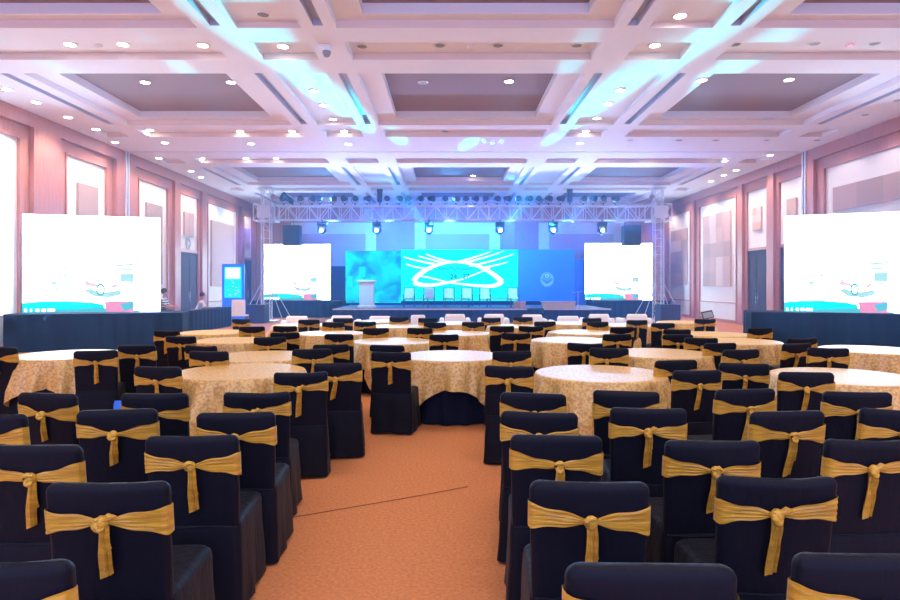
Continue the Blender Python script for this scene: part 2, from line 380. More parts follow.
# ------------------------------------------------------------------ chair prototype
CH = .92     # chair height
HW = .225
def rrect(a, bb, cy, z, r, n=6, cxo=0):
    pts = []; r = min(r, a * .98, bb * .98)
    for (sx, sy, st) in ((1, 1, 0), (-1, 1, 1), (-1, -1, 2), (1, -1, 3)):
        for k in range(n + 1):
            t = (st + k / n) * PI / 2
            pts.append((cxo + sx * (a - r) + r * math.cos(t), cy + sy * (bb - r) + r * math.sin(t), z))
    # extra points along long front/back edges
    out = []
    for i, p in enumerate(pts):
        out.append(p); q = pts[(i + 1) % len(pts)]
        if math.dist(p, q) > .08:
            k = 8
            for j in range(1, k): out.append(tuple(p[d] + (q[d] - p[d]) * j / k for d in range(3)))
    return out
def by(z): return -.235 - .06 * (z - .45) / .47      # centre line of the back at height z
def chair_meshes(seed):
    rnd = random.Random(seed); ph = [rnd.uniform(0, 6.28) for _ in range(8)]; sag = rnd.uniform(.0, .012); ear = rnd.uniform(-.004, .010)
    out = {}
    # back
    b = MB(); rings = []
    zs = [.40, .47, .55, .63, .71, .79, .85] + [CH - .038 + .038 * math.sin(t * PI / 2 / 6) for t in range(0, 7)]
    for z in zs:
        t = max(0, (z - (CH - .038)) / .038); k = math.sqrt(max(0, 1 - t * t))
        a = HW - .012 * (1 - (z - .4) / .5) - .038 * (1 - k); th = .03 * (.28 + .72 * k)
        ring = []
        for (x, y, zz) in rrect(a, th, by(z), z, .025):
            u = x / HW
            dz = (ear * u ** 4 - sag * (1 - u * u)) * max(0, min(1, (z - .6) / .3))
            wr = .003 * math.sin(9 * x + 11 * z + ph[0]) + .0022 * math.sin(25 * z + 6 * x + ph[1])
            ring.append((x, y + wr, zz + dz))
        rings.append(ring)
    b.loft(rings, 'black_cloth'); out['back'] = b.mesh('backrest', True, 60)
    # seat and skirt
    b = MB(); rings = []
    for z in (.015, .06, .14, .22, .3, .38, .43, .455, .47, .478, .48):
        t = max(0, (z - .44) / .04); k = math.sqrt(max(0, 1 - t * t)); fl = (1 - z / .48)
        a = HW - .004 + .02 * fl - .04 * (1 - k); bb = .248 + .018 * fl - .04 * (1 - k)
        ring = []
        pts = rrect(a, bb, -.022, z, .045, 5)
        for i, (x, y, zz) in enumerate(pts):
            an = math.atan2(y, x); amp = .010 * fl ** 1.3
            rr = 1 + (amp * math.sin(7 * an + ph[2]) + amp * .7 * math.sin(12 * an + ph[3]) + .002 * math.sin(20 * z + 5 * an + ph[4])) / .25
            lift = .02 * fl ** 6 * (.5 + .5 * math.cos(4 * an)) if z < .03 else 0
            ring.append((x * rr, -.008 + (y + .008) * rr, zz + lift))
        rings.append(ring)
    b.loft(rings, 'black_cloth'); out['seat'] = b.mesh('seat_cover', True, 60)
    # seam roll where back meets skirt
    b = MB(); pts = [(-HW + .02 + (2 * HW - .04) * i / 16, -.272 + .002 * math.sin(i + ph[5]), .452 + .003 * math.sin(i * .7 + ph[6])) for i in range(17)]
    b.tube(pts, .0045, 'black_cloth', 6); out['seam'] = b.mesh('seam')
    # sash band
    kx = rnd.uniform(-.03, .03); kz = rnd.uniform(-.02, .004); zc = .79 + rnd.uniform(-.008, .008)
    sl, sr = rnd.uniform(.044, .057), rnd.uniform(.044, .057); tl, tr = rnd.uniform(-.012, .012), rnd.uniform(-.012, .012)
    b = MB(); path = []
    a = HW - .003; th = .041
    for i in range(41): # rear from +x to -x
        x = a - 2 * a * i / 40; path.append((x, -1))
    NV = 12; rings = []
    def prof(x, rear, yoff, hh, zz):
        r = []
        for v in range(NV + 1):
            s = -1 + 2 * v / NV; z = zz + hh * s
            y = by(z) + yoff
            r.append((x, y, z))
        return r
    for (x, _) in path:
        dx = x - kx; lim = (a - kx) if dx > 0 else (a + kx); u = min(1, abs(dx) / lim)
        hs = sr if dx > 0 else sl; tt = tr if dx > 0 else tl
        hh = .009 + (hs - .009) * u ** .95; zz = zc + kz * (1 - u) + tt * u
        r = []
        for v in range(NV + 1):
            s = -1 + 2 * v / NV; z = zz + hh * s
            pleat = .0025 * math.cos(s * 13 + ph[7] + (1.2 if dx > 0 else 0)) * (1 - .45 * u) + .002 * math.cos(s * 23 + ph[3])
            edge = .012 * (1 - u) ** 2
            yy = by(z) - th - pleat - edge * math.sqrt(max(0, 1 - s * s)) + (.010 * ((abs(x) / a) ** 22))
            r.append((x, yy, z + .004 * math.sin(u * 9 + ph[2]) * s))
        rings.append(r)
    # left side, front, right side back to start
    corner = [(-a - .002, .0), (-a + .02, th)] 
    seq = [(-a - .0075, -.012), (-a - .0075, .012), (-a + .02, .036)] + [(-a + .02 + (2 * a - .04) * i / 6, .037) for i in range(1, 6)] + [(a - .02, .036), (a + .0075, .012), (a + .0075, -.012)]
    for k, (x, yo) in enumerate(seq):
        f = k / (len(seq) - 1); hh = sl + (sr - sl) * f; zz = zc + tl + (tr - tl) * f
        rings.append([(x, by(zz + hh * (-1 + 2 * v / NV)) + yo, zz + hh * (-1 + 2 * v / NV)) for v in range(NV + 1)])
    rings.append(rings[0])
    b.loft(rings, 'gold', cap=False, close=False); out['sash'] = b.mesh('sash', True, 80)
    # knot
    kzc = zc + kz; ky = by(kzc) - .052
    b = MB(); b.sphere((kx, ky, kzc), .026, 'gold', 14, (1.0, .8, 1.05))
    for q in range(2):
        an0 = rnd.uniform(0, 3)
        b.tube([(kx + .021 * math.cos(an0 + t * .55) * (1 if q else .7), ky - .012 - .008 * math.sin(t * .6), kzc + .023 * math.sin(an0 + t * .55)) for t in range(7)], [.004, .009, .011, .011, .011, .009, .004], 'gold', 8)
    if rnd.random() < .5: b.tube([(kx, ky - .005, kzc + .005), (kx + .03, ky - .012, kzc + .026), (kx + .055, ky - .006, kzc + .024)], [.01, .014, .003], 'gold', 8)
    out['knot'] = b.mesh('knot')
    # tails
    b = MB()
    for q, (ln, w, dx) in enumerate(((rnd.uniform(.17, .23), .024, rnd.uniform(-.02, .02)), (rnd.uniform(.09, .15), .018, rnd.uniform(-.015, .015)))):
        rings = []
        for i in range(10):
            t = i / 9; z = kzc - .012 - ln * t; ww = (.012 + (w - .012) * min(1, t * 1.8)); c = kx + dx * t + .003 * math.sin(5 * t + q) + (.008 if q else -.003)
            yb_ = by(z) - .043 - .010 * q - .008 * math.sin(PI * min(1, t * 1.1))
            ring = []
            for k in range(16):
                an = k * 2 * PI / 16
                ring.append((c + ww * math.cos(an), yb_ + (.007 + .004 * math.cos(3 * math.cos(an) * 3 + q * 2)) * math.sin(an) + .004 * math.sin(7 * math.cos(an) + q), z + (.01 * math.cos(an) if i == 9 else 0)))
            rings.append(ring)
        b.loft(rings, 'gold')
    out['tail'] = b.mesh('tail')
    return out
CV = [chair_meshes(s) for s in range(11, 18)]
def new_obj(name, me, parent):
    o = bpy.data.objects.new(name, me); COL.objects.link(o); o.parent = parent; return o
def make_chair(v):
    r = empty('banquet_chair'); m = CV[v]
    s = new_obj('seat_cover', m['seat'], r); new_obj('back_cover', m['back'], r); new_obj('seam', m['seam'], s)
    sa = new_obj('sash', m['sash'], r); new_obj('knot', m['knot'], sa); new_obj('tail', m['tail'], sa)
    return r
PROTO = [make_chair(i) for i in range(len(CV))]

# chairs: centre px of back top, y px of top, measured width px, label rest
C = [
 (-14, 562, 0, 'cut off by bottom left corner of the photo'),
 (109, 482, 124, 'front left, standing alone nearest the aisle'),
 (33, 445, 99, 'touching left edge, directly behind the left front chair'),
 (193, 431, 93, 'with full skirt on the carpet beside aisle, left foreground'),
 (118, 408, 73, 'between two chairs, just ahead of the left full skirted chair'),
 (236, 414, 80, 'left of aisle, ahead and right of full skirted chair'),
 (48, 393, 62, 'directly below the far left gold tablecloth'),
 (155, 394, 68, 'partly covering left side of the large left table'),
 (257, 392, 64, 'in front of the large left table, at its centre'),
 (-12, 414, 0, 'sliver at left edge below the far left table'),
 (301, 372, 50, 'overlapping the right rim of the large left table'),
 (338, 363, 48, 'beside aisle, last one right of the large left table'),
 (391, 352, 41, 'standing full length at left of the arched gold cloth'),
 (387, 345, 34, 'just behind the one left of the arched gold cloth'),
 (96, 350, 34, 'overlapping the right end of the far left table'),
 (137, 345, 36, 'just right of the far left table'),
 (158, 366, 58, 'left of the large left table, seen as wide back'),
 (0, 347, 38, 'cut by left edge beside the far left table'),
 (181, 336, 32, 'below the black desk, left of the left rear tables'),
 (167, 330.5, 29, 'farther one left of the left rear tables'),
 (209, 351, 40, 'behind the large left table, nearer of a close pair'),
 (216, 345, 33, 'behind the large left table, farther of a close pair'),
 (270, 337, 30, 'between the two left middle tables'),
 (285, 332.5, 30, 'tucked behind the one between the left middle tables'),
 (252, 326.5, 33, 'right of the smallest far left table'),
 (285, 326, 29, 'left of the table with white fluted cloth'),
 (312, 349, 36, 'right of the left middle table, nearer of a pair'),
 (331, 344, 34, 'right of the left middle table, farther of a pair'),
 (339, 334, 32, 'in front of the white fluted cloth'),
 (333, 322, 28, 'behind the white fluted cloth table'),
 (309, 319, 22, 'bluish, farthest left centre below the subwoofer side'),
 (343, 318, 21, 'far back between two white armchairs, left centre'),
 (365, 321.5, 22, 'far back below the lectern'),
 (376, 328, 28, 'behind the pink cloth table left of centre'),
 (420, 328, 30, 'behind the pink cloth table, toward centre'),
 (399, 318, 23, 'far back right below the lectern, by white table'),
 (428, 318, 20, 'far back right of the slim white chair'),
 (435, 322.5, 29, 'far centre, left of the middle white armchair'),
 (444, 334, 34, 'directly behind the table with arched gold cloth'),
 (473, 322, 25, 'far centre, right of the middle white armchair'),
 (491, 317.5, 22, 'far back in front of white armchair right of centre'),
 (523, 317, 19, 'far back below the blue emblem board'),
 (502, 326, 25, 'left end of the far row behind the right rear tables'),
 (531, 326, 27, 'second in the far row behind the right rear tables'),
 (545, 321.5, 25, 'below the small wooden box on stage'),
 (516, 333, 34, 'in the stacked line right of aisle, farthest'),
 (512, 351, 39, 'in the stacked line right of aisle, second farthest'),
 (509, 366, 46, 'right of aisle, beside the arched gold cloth'),
 (533, 393, 62, 'right of aisle below the large right table left rim'),
 (539, 411, 74, 'right of aisle behind the second nearest, row of three'),
 (556, 435, 92, 'right of aisle, second nearest, knot showing centrally'),
 (589, 480, 120, 'right of aisle, nearest complete one with large knot'),
 (650, 564, 0, 'cut off at bottom edge, right of centre'),
 (875, 553, 0, 'cut off by bottom right corner of the photo'),
 (776, 476, 117, 'right foreground, nearest complete one with long tail'),
 (712, 440, 96, 'right foreground, half hidden behind the long tailed one'),
 (871, 439, 0, 'near the right edge, behind the corner chair'),
 (626, 391, 60, 'in front of the large right table, covering its hem'),
 (648, 408, 74, 'below the large right table, long straight sash tail'),
 (787, 411, 76, 'right side, gold tail hanging, third from bottom right'),
 (903, 410, 60, 'cut by right edge above the corner chairs'),
 (745, 389, 62, 'right side, partly hidden, below right edge table'),
 (857, 391, 66, 'in front of the right edge table, tied slightly crooked'),
 (806, 372, 52, 'overlapping left end of the right edge table'),
 (697, 370, 54, 'in front and right of the yellow lit table'),
 (676, 360, 44, 'directly in front of the yellow lit table'),
 (744, 363, 44, 'midway between yellow lit table and right edge table'),
 (712, 371, 0, 'SKIP'),
 (585, 343, 32, 'behind the large right table, left of a pair'),
 (609, 348, 36, 'behind the large right table, right of a pair'),
 (617, 334, 30, 'right of the pinkish cloth table'),
 (622, 327, 24, 'in front of the cloth with lifted corner'),
 (592, 318, 19, 'far back between two white sofas, right centre'),
 (598, 322.5, 23, 'left of the cloth with lifted corner'),
 (637, 319, 26, 'behind the cloth with lifted corner'),
 (663, 323, 26, 'right of the cloth with lifted corner, below subwoofer'),
 (677, 329, 28, 'right, below subwoofer, in the second line'),
 (678, 335, 30, 'behind the yellow lit table, with short tail'),
 (701, 337, 30, 'behind the yellow lit table, toward the right wall'),
 (705, 319, 24, 'bluish, standing apart before white wainscot and small display'),
 (760, 328, 31, 'dark one at the left end of right black platform'),
 (802, 338, 31, 'before the right black platform, farther one'),
 (797, 344, 32, 'before the right platform, left of the right rear table'),
 (828, 347, 36, 'overlapping left end of the right rear table'),
 (720, 343, 34, 'in front of the rear right table, farther of two'),
 (741, 349, 38, 'in front of the rear right table, nearer of two'),
 (241, 319, 18, 'bluish, right under the white board by standee'),
]
C = [c for c in C if c[3] != 'SKIP']
# tables: centre px, drop px of the top's centre, cloth angle (deg), phrase
T = [
 (452, 70.5, 0, 'at the head of the aisle, cloth arched', 'the arched gold cloth'),
 (600, 88, 38, 'large one right of the aisle', ''),
 (241, 86, 30, 'large one left of the aisle', ''),
 (262, 71, 10, 'right behind the large left table', ''),
 (236, 55, 20, 'left side, third back from the large left table', ''),
 (215, 47, 5, 'smallest far left, right of the black desk', ''),
 (330, 48, 40, 'white fluted look, left centre', ''),
 (393, 56, 30, 'pinkish, left of centre, behind the full length chair', ''),
 (457, 48, 5, 'centre, second behind the arched cloth', ''),
 (397, 41, 20, 'narrow glimpse between two black chairs, left of centre', ''),
 (517, 41, 0, 'centre right, below the blue emblem board', ''),
 (572, 55, 5, 'pinkish, behind the large right table', ''),
 (583, 47, 25, 'right centre, second behind the large right table', ''),
 (568, 38, 12, 'far right of centre, before a white sofa', ''),
 (629, 40, 42, 'with lifted cloth corner, in front of the subwoofer', ''),
 (660, 68, 20, 'yellow lit, right of the large right table', ''),
 (714, 49, 0, 'right side, beyond the yellow lit table', ''),
 (737, 56, 30, 'right side, left of the black platform', ''),
 (872, 64.5, 0, 'right edge rear, in front of the black platform', ''),
 (843, 91, 25, 'nearest at the right edge', ''),
 (69, 69.5, 8, 'far left, in front of the black platform', ''),
 (302, 40, 0, 'far left centre, glimpsed by the subwoofer', ''),
 (685, 37, 10, 'far right, glimpsed beside the right subwoofer', ''),
 (455, 38, 0, 'far centre, before the middle white armchair', ''),
 (382, 36, 10, 'far left centre, below the lectern', ''),
]
TR_ = .65
tabs = []
for (px, dr, an, ph, _) in T:
    Y = F * (EYE - .76) / dr; tabs.append((wx(px, Y), Y))
pos = []
for (px, ty, w, lab) in C:
    s = (ty - HY) / (EYE - CH); Y = F / s; X = (px - CX) / s
    ew = 2 * HW * s; a = 0
    if w and w < ew: a = math.acos(max(.86, w / ew))
    # face the nearest table
    tx, tyy = min(tabs, key=lambda t: (t[0] - X) ** 2 + (t[1] - Y - .5) ** 2)
    want = math.atan2(-(tx - X), max(.3, tyy - Y)); want = max(-.5, min(.5, want))
    sg = 1 if want > 0 else -1
    yaw = sg * a * .6 if a > .12 else want * .25
    pos.append([X - .29 * math.sin(yaw), Y + .29 * math.cos(yaw), yaw])     # back top sits .29 behind the centre
# keep neighbours from standing inside one another: slide along the line of sight
for it in range(60):
    for i in range(len(pos)):
        for j in range(i):
            p, q = pos[i], pos[j]
            dx, dy = abs(p[0] - q[0]), p[1] - q[1]
            if dx < .47 and abs(dy) < .56:
                m = (.56 - abs(dy)); mx = .47 - dx
                if mx < m * .6:
                    s_ = 1 if p[0] > q[0] else -1; p[0] += s_ * mx * .25; q[0] -= s_ * mx * .25
                else:
                    s_ = 1 if dy > 0 else -1
                    for o_, d_ in ((p, s_ * m * .25), (q, -s_ * m * .25)):
                        k = (o_[1] + d_) / o_[1]; o_[0] *= k; o_[1] += d_
#DBG
for it in range(40):
    for p in pos:
        for tx, ty in tabs:
            bx_, by2 = p[0] + .27 * math.sin(p[2]), p[1] - .27 * math.cos(p[2])
            d_ = math.hypot(bx_ - tx, by2 - ty)
            if .45 < d_ < .70 and ty < 11:
                p[0] += (bx_ - tx) / d_ * .01; p[1] += (by2 - ty) / d_ * .01
            elif d_ < .74 and ty >= 11:
                k = (p[1] + (.03 if by2 > ty else -.03)) / p[1]; p[0] *= k; p[1] *= k
    for i in range(len(pos)):
        for j in range(i):
            p, q = pos[i], pos[j]; dx, dy = abs(p[0] - q[0]), p[1] - q[1]
            if dx < .42 and abs(dy) < .5:
                r_ = p if dy > 0 else q; k = (r_[1] + .02) / r_[1]; r_[0] *= k; r_[1] *= k
GR = 'black covered chairs with gold sashes'
for i, ((X, Y, yaw), c) in enumerate(zip(pos, C)):
    o = copy_tree(PROTO[(i * 3 + i // 5) % len(PROTO)]); o.location = (X, Y, 0); o.rotation_euler = (0, 0, yaw)
    tag(o, 'black chair with gold sash, ' + c[3], 'chair', GR)
for p in PROTO: remove_tree(p)

# ------------------------------------------------------------------ round tables
def table_skirt(seed):
    rnd = random.Random(seed); p = [rnd.uniform(0, 6) for _ in range(3)]; b = MB(); rings = []
    for z in (.012, .1, .3, .5, .7, .735):
        k = 1 - z / .74
        rings.append([((.598 + .035 * k + (.006 + .018 * k) * math.sin(17 * t * 2 * PI / 136 + p[0]) + .008 * k * math.sin(31 * t * 2 * PI / 136 + p[1])) * math.cos(t * 2 * PI / 136),
                       (.598 + .035 * k + (.006 + .018 * k) * math.sin(17 * t * 2 * PI / 136 + p[0]) + .008 * k * math.sin(31 * t * 2 * PI / 136 + p[1])) * math.sin(t * 2 * PI / 136), z) for t in range(136)])
    b.loft(rings, 'black_drape', cap=False); return b.mesh('skirt')
def cloth(seed, rot, a=.98):
    rnd = random.Random(seed); p = [rnd.uniform(0, 6) for _ in range(6)]; N = 176; b = MB(); rings = []
    for r in (.05, .2, .35, .5, .6, .64):
        rings.append([(r * math.cos(t * 2 * PI / N), r * math.sin(t * 2 * PI / N), .762) for t in range(N)])
    for (f, zz) in ((.655, .757), (.662, .745)): rings.append([(f * math.cos(t * 2 * PI / N), f * math.sin(t * 2 * PI / N), zz) for t in range(N)])
    for q in range(1, 11):
        v = q / 10; ring = []
        for t in range(N):
            th = t * 2 * PI / N; al = th - rot
            c_ = max(abs(math.cos(al)), abs(math.sin(al))); R = min(a / c_, a * 1.33)
            drop = max(.1, R - .655) * (1 + .04 * math.sin(3 * th + p[4]))
            z = .745 - drop * v; d = drop * v
            cor = abs(math.sin(2 * al)) ** 3
            rr = .664 + .008 * math.sin(min(1, v * 2) * PI / 2) + d * (.02 + .04 * cor) + min(d, .34) * (.19 * (1 + math.sin(9 * th + p[0] + .8 * math.sin(2 * th + p[3]))) + .12 * (1 + math.sin(17 * th + p[1] + 1.2 * v)) + .06 * (1 + math.sin(29 * th + p[2]))) - min(d, .34) * .24
            ring.append((rr * math.cos(th), rr * math.sin(th), z))
        rings.append(ring)
    n = len(rings[0]); vs = [v for r in rings for v in r]; fs = [tuple(range(n))]
    for i in range(len(rings) - 1):
        for j in range(n):
            a_ = i * n + j; b_ = i * n + (j + 1) % n; fs.append((a_, b_, b_ + n, a_ + n))
    b.add(vs, fs, 'brocade'); return b.mesh('tablecloth', True, 60)
SK = [table_skirt(i) for i in range(3)]
topb = MB(); topb.lathe([(0, .72), (.62, .72), (.63, .728), (.63, .745), (.62, .752), (0, .752)], 'pale_wood', 48); TOP = topb.mesh('tabletop')
# full black undercloth top so nothing of the wood shows
for i, ((X, Y), (px, dr, an, ph, _)) in enumerate(zip(tabs, T)):
    r = empty('round_table', (X, Y, 0), i * .7)
    new_obj('tabletop', TOP, r); new_obj('skirt', SK[i % 3], r)
    tag(r, 'round black skirted table, ' + ph, 'table', 'round banquet tables')
    o = bpy.data.objects.new('tablecloth', cloth(50 + i, math.radians(an))); COL.objects.link(o); o.location = (X, Y, 0)
    tag(o, 'gold brocade tablecloth on table ' + ph, 'tablecloth', 'gold tablecloths')

# ------------------------------------------------------------------ white armchairs in the first row
def armchair():
    r = empty('white_armchair')
    b = MB(); b.loft([rrect(.29, .07, -.30, z, .05) for z in (.12, .3, .6, .76)] + [rrect(.27, .05, -.30, .81, .045), rrect(.25, .03, -.30, .83, .03)], 'white_cloth'); b.build('backrest', r)
    for s in (-1, 1):
        b = MB(); b.loft([rrect(.07, .34, 0, z, .05, cxo=s * .38) for z in (.1, .3, .62)] + [rrect(.06, .33, 0, .68, .05, cxo=s * .38), rrect(.04, .31, 0, .70, .035, cxo=s * .38)], 'white_cloth'); b.build('armrest', r)
    b = MB(); b.loft([rrect(.31, .31, .03, z, .05) for z in (.1, .25, .40)] + [rrect(.30, .30, .03, .44, .05)], 'white_cloth'); b.build('seat', r)
    for sx in (-1, 1):
        for sy in (-1, 1):
            b = MB(); b.tube([(sx * .36, sy * .27, 0), (sx * .36, sy * .27, .12)], .02, 'chrome'); b.build('leg', r)
    return r
A0 = armchair()
WA = [(297, 316, 'far left, above the black chairs by the subwoofer'), (342, 315.5, 'left centre, between the tower and lectern'), (380, 316, 'directly below the lectern'),
      (455, 314, 'in the middle, below the left stage chairs'), (494, 314, 'below the right pair of stage chairs'), (532, 314.5, 'below the blue emblem board'),
      (568, 316, 'below the small wooden box on stage'), (599, 314, 'left of the far right pair, below the right screen'), (612, 316.5, 'SKIP'), (637, 314, 'rightmost, left of the right subwoofer')]
for (px, ty, lab) in WA:
    if lab == 'SKIP': continue
    Y = F * (EYE - .83) / (ty - HY); o = copy_tree(A0); o.location = (wx(px, Y), Y + .3, 0)
    tag(o, 'white armchair seen from behind, ' + lab, 'armchair', 'white armchairs in the first row')
remove_tree(A0)
# slim white chair
def slim_chair(X, Y, top, lab, w=.2):
    r = empty('white_chair', (X, Y, 0)); b = MB()
    b.loft([rrect(w, .03, -.2, z, .02) for z in (.42, top - .05)] + [rrect(w - .015, .025, -.2, top - .015, .02), rrect(w - .035, .02, -.2, top, .015)], 'white_cloth'); b.build('backrest', r)
    b = MB(); b.loft([rrect(w + .01, .22, 0, .42, .03), rrect(w + .01, .22, 0, .48, .03)], 'white_cloth'); b.build('seat', r)
    for sx in (-1, 1):
        for sy in (-1, 1):
            b = MB(); b.tube([(sx * (w - .02), sy * .19, 0), (sx * (w - .02), sy * .19, .43)], .014, 'chrome'); b.build('leg', r)
    tag(r, lab, 'chair')
slim_chair(wx(418, 17.2), 17.4, .83, 'slim white chair in first row between two black chairs, left of centre', .2)
slim_chair(wx(238.5, 24.6), 24.8, 1.08, 'white rounded chair back standing in front of the lit cyan standee', .27)

# ------------------------------------------------------------------ black platforms with side screens
def platform(name, x0, x1, y0, y1, z, lab, rz=0):
    r = empty(name, ((x0 + x1) / 2, (y0 + y1) / 2, 0), rz); hx, hy = (x1 - x0) / 2, (y1 - y0) / 2
    b = MB(); b.box(-hx, hx, -hy, hy, z - .05, z, 'black_drape'); b.build('deck', r, smooth=False)
    b = MB()
    ring0 = []; n = 0
    def edge(p, q):
        L = math.dist(p, q); k = int(L / .06); out = []
        for i in range(k):
            t = i / k; x = p[0] + (q[0] - p[0]) * t; y = p[1] + (q[1] - p[1]) * t
            nx, ny = (q[1] - p[1]) / L, -(q[0] - p[0]) / L; o_ = .015 * math.sin(L * t * 18) + .008 * math.sin(L * t * 41)
            out.append((x + nx * o_, y + ny * o_))
        return out
    P = [(-hx, -hy), (hx, -hy), (hx, hy), (-hx, hy)]; pts = []
    for i in range(4): pts += edge(P[i], P[(i + 1) % 4])
    b.loft([[(x, y, .01) for x, y in pts], [(x, y, z * .5) for x, y in pts], [(x * .997, y * .997, z - .03) for x, y in pts]], 'black_drape', cap=False)
    b.build('drape', r); tag(r, lab, 'platform')
def angled(ax, ay, bx_, by_, ea, eb, z, lab):    # platform running along the line a-b
    d = Vector((bx_ - ax, by_ - ay)).normalized(); a = Vector((ax, ay)) - d * ea; c = Vector((bx_, by_)) + d * eb
    n = Vector((-d.y, d.x)); m = (a + c) / 2 - n * .05; L = (c - a).length
    platform('black_platform', m.x - L / 2, m.x + L / 2, m.y - .65, m.y + .65, z, lab, math.atan2(d.y, d.x))
angled(-10.9, 15.8, -7.77, 16.7, .16, .62, .94, 'black draped platform under the near left screen')
angled(9.02, 16.7, 11.9, 15.8, .92, .05, .95, 'black draped platform under the near right screen')

def car_art(b, w, h, y):
    # picture on the screen: coordinates 0..1 ; y just in front of the face
    P = lambda u, v: (-w / 2 + u * w, y, h * (1 - v))
    def pl(pts, m, dy=0): b.poly([(P(u, v)[0], y - dy, P(u, v)[2]) for u, v in pts], m)
    pl([(0, .90), (.12, .885), (.3, .88), (.5, .90), (.58, .925), (.58, 1), (0, 1)], 'scr_cyan')
    pl([(.06, .985), (.58, .955), (.85, .99), (.85, 1), (0, 1)], 'scr_teal', .002)
    pl([(.58, .89), (.8, .885), (.8, 1), (.6, 1)], 'scr_pink', .003)
    pl([(.7, .92), (.8, .89), (.8, .96), (.73, .99)], 'scr_teal', .004)
    pl([(.42, .70), (.46, .68), (.53, .71), (.55, .74), (.46, .73)], 'scr_pinkpale', .003)
    pl([(.44, .68), (.50, .63), (.60, .62), (.655, .66), (.65, .67), (.60, .635), (.505, .645), (.455, .69)], 'scr_pale', .003)
    pl([(.62, .735), (.68, .70), (.70, .70), (.66, .75)], 'scr_pinkpale', .003)
    pl([(.43, .77), (.48, .755), (.56, .80), (.70, .77), (.71, .82), (.62, .85), (.50, .835)], 'scr_pale', .003)
    ring = [(.555 + .034 * math.cos(t * PI / 8), .765 + .065 * math.sin(t * PI / 8)) for t in range(16)]
    pl(ring, 'scr_teal', .005); pl([(.555 + (u - .555) * .6, .765 + (v - .765) * .6) for u, v in ring], 'scr_white', .006)
    for k in range(5): pl([(.66 + .02 * k, .50 + .05 * k), (.80, .49 + .05 * k), (.80, .51 + .05 * k), (.68, .525 + .05 * k)], 'scr_mint', .003)
    pl([(.70, .62), (.80, .61), (.80, .69), (.70, .685)], 'scr_pale', .004)
    for (u, v, a, c) in ((.285, .54, .02, .015), (.285, .61, .02, .02), (.285, .68, .015, .015), (.22, .63, .02, .012), (.23, .74, .01, .03), (.36, .68, .01, .01), (.28, .82, .025, .006), (.23, .065, .008, .02), (.83, .64, .01, .008)):
        pl([(u, v), (u + a * 1.3, v - .004), (u + a * 1.2, v + c * 1.3), (u + .002, v + c * 1.3)], 'scr_teal' if a < .016 else 'scr_pale', .003)
    pl([(.195, .685), (.24, .68), (.24, .715), (.20, .715)], 'scr_pale', .003)
    for k in range(7): pl([(.02 + .024 * k, .705), (.036 + .024 * k, .70 - .006 * (k % 3)), (.036 + .024 * k, .715), (.02 + .024 * k, .715)], 'scr_teal', .003)
    for k, ww in enumerate((.015, .01, .02, .025, .05)):
        pl([(.015 + .04 * k, .962), (.015 + .04 * k + ww, .962), (.015 + .04 * k + ww, .985), (.015 + .04 * k, .985)], 'scr_white', .006)
def led_screen(loc, rz, w, h, lab):
    r = empty('led_screen', loc, rz)
    b = MB(); b.box(-w / 2, w / 2, 0, .09, 0, h, 'black_metal'); b.build('cabinet', r, smooth=False)
    b = MB(); b.poly([(-w / 2, -.004, 0), (w / 2, -.004, 0), (w / 2, -.004, h), (-w / 2, -.004, h)], 'scr_white'); car_art(b, w, h, -.008)
    me = bpy.data.meshes.new('display'); me.from_pydata(b.v, [], b.f)
    for m in b.mats: me.materials.append(m)
    me.polygons.foreach_set('material_index', b.m); new_obj('display', me, r)
    for k in (-1, 0, 1):
        b = MB(); b.tube([(k * w * .4, .09, h * .8), (k * w * .4, .5, 0.0)], .025, 'black_metal'); b.tube([(k * w * .4, .09, .03), (k * w * .4, .5, .03)], .02, 'black_metal'); b.build('brace', r)
    tag(r, lab, 'screen'); return r
def scr2(x0, t0, b0, x1, t1, b1, hh, zb, lab):
    Y0 = F * hh / (b0 - t0); Y1 = F * hh / (b1 - t1); a = Vector((wx(x0, Y0), Y0)); c = Vector((wx(x1, Y1), Y1)); d = c - a
    m = (a + c) / 2; return led_screen((m.x, m.y, zb), math.atan2(d.y, d.x), d.length, hh, lab)
scr2(22.5, 215, 314, 160, 218.5, 312, 2.55, .94, 'large glowing white screen on black platform by the left wall')
scr2(784.5, 217.5, 313, 915, 212.5, 315, 2.55, .95, 'large glowing white screen on black platform by the right wall')

# ------------------------------------------------------------------ stage
SZ = .60
r = empty('stage', (0, 30.5, 0))
b = MB(); b.box(-5.2, 3.45, -2.9, 3.9, SZ - .06, SZ, 'stage_top'); b.box(3.45, 4.2, -2.3, 3.9, SZ - .06, SZ, 'stage_top'); b.box(4.2, 7.2, -2.9, 3.9, SZ - .06, SZ, 'stage_top')
b.build('deck', r, smooth=False)
b = MB(); pts = []
for (p, q) in (((-5.2, -2.88), (3.45, -2.88)), ((3.45, -2.3), (4.2, -2.3)), ((4.2, -2.88), (7.2, -2.88))):
    L = q[0] - p[0]; k = int(L / .05)
    row = [(p[0] + L * i / k, p[1] + .012 * math.sin(i * .9), 0) for i in range(k + 1)]
    b.loft([[(x, y, .01) for x, y, _ in row], [(x, y, SZ - .05) for x, y, _ in row]], 'stage_skirt', cap=False, close=False)
b.box(-5.2, -5.16, -2.88, 3.9, 0, SZ - .06, 'stage_skirt'); b.box(7.16, 7.2, -2.88, 3.9, 0, SZ - .06, 'stage_skirt')
b.build('skirt', r)
b = MB()
for a_, c_ in ((-5.2, 3.45), (4.2, 7.2)): b.box(a_, c_, -2.93, -2.89, SZ - .05, SZ + .005, 'metal')
b.build('edge_trim', r, smooth=False)
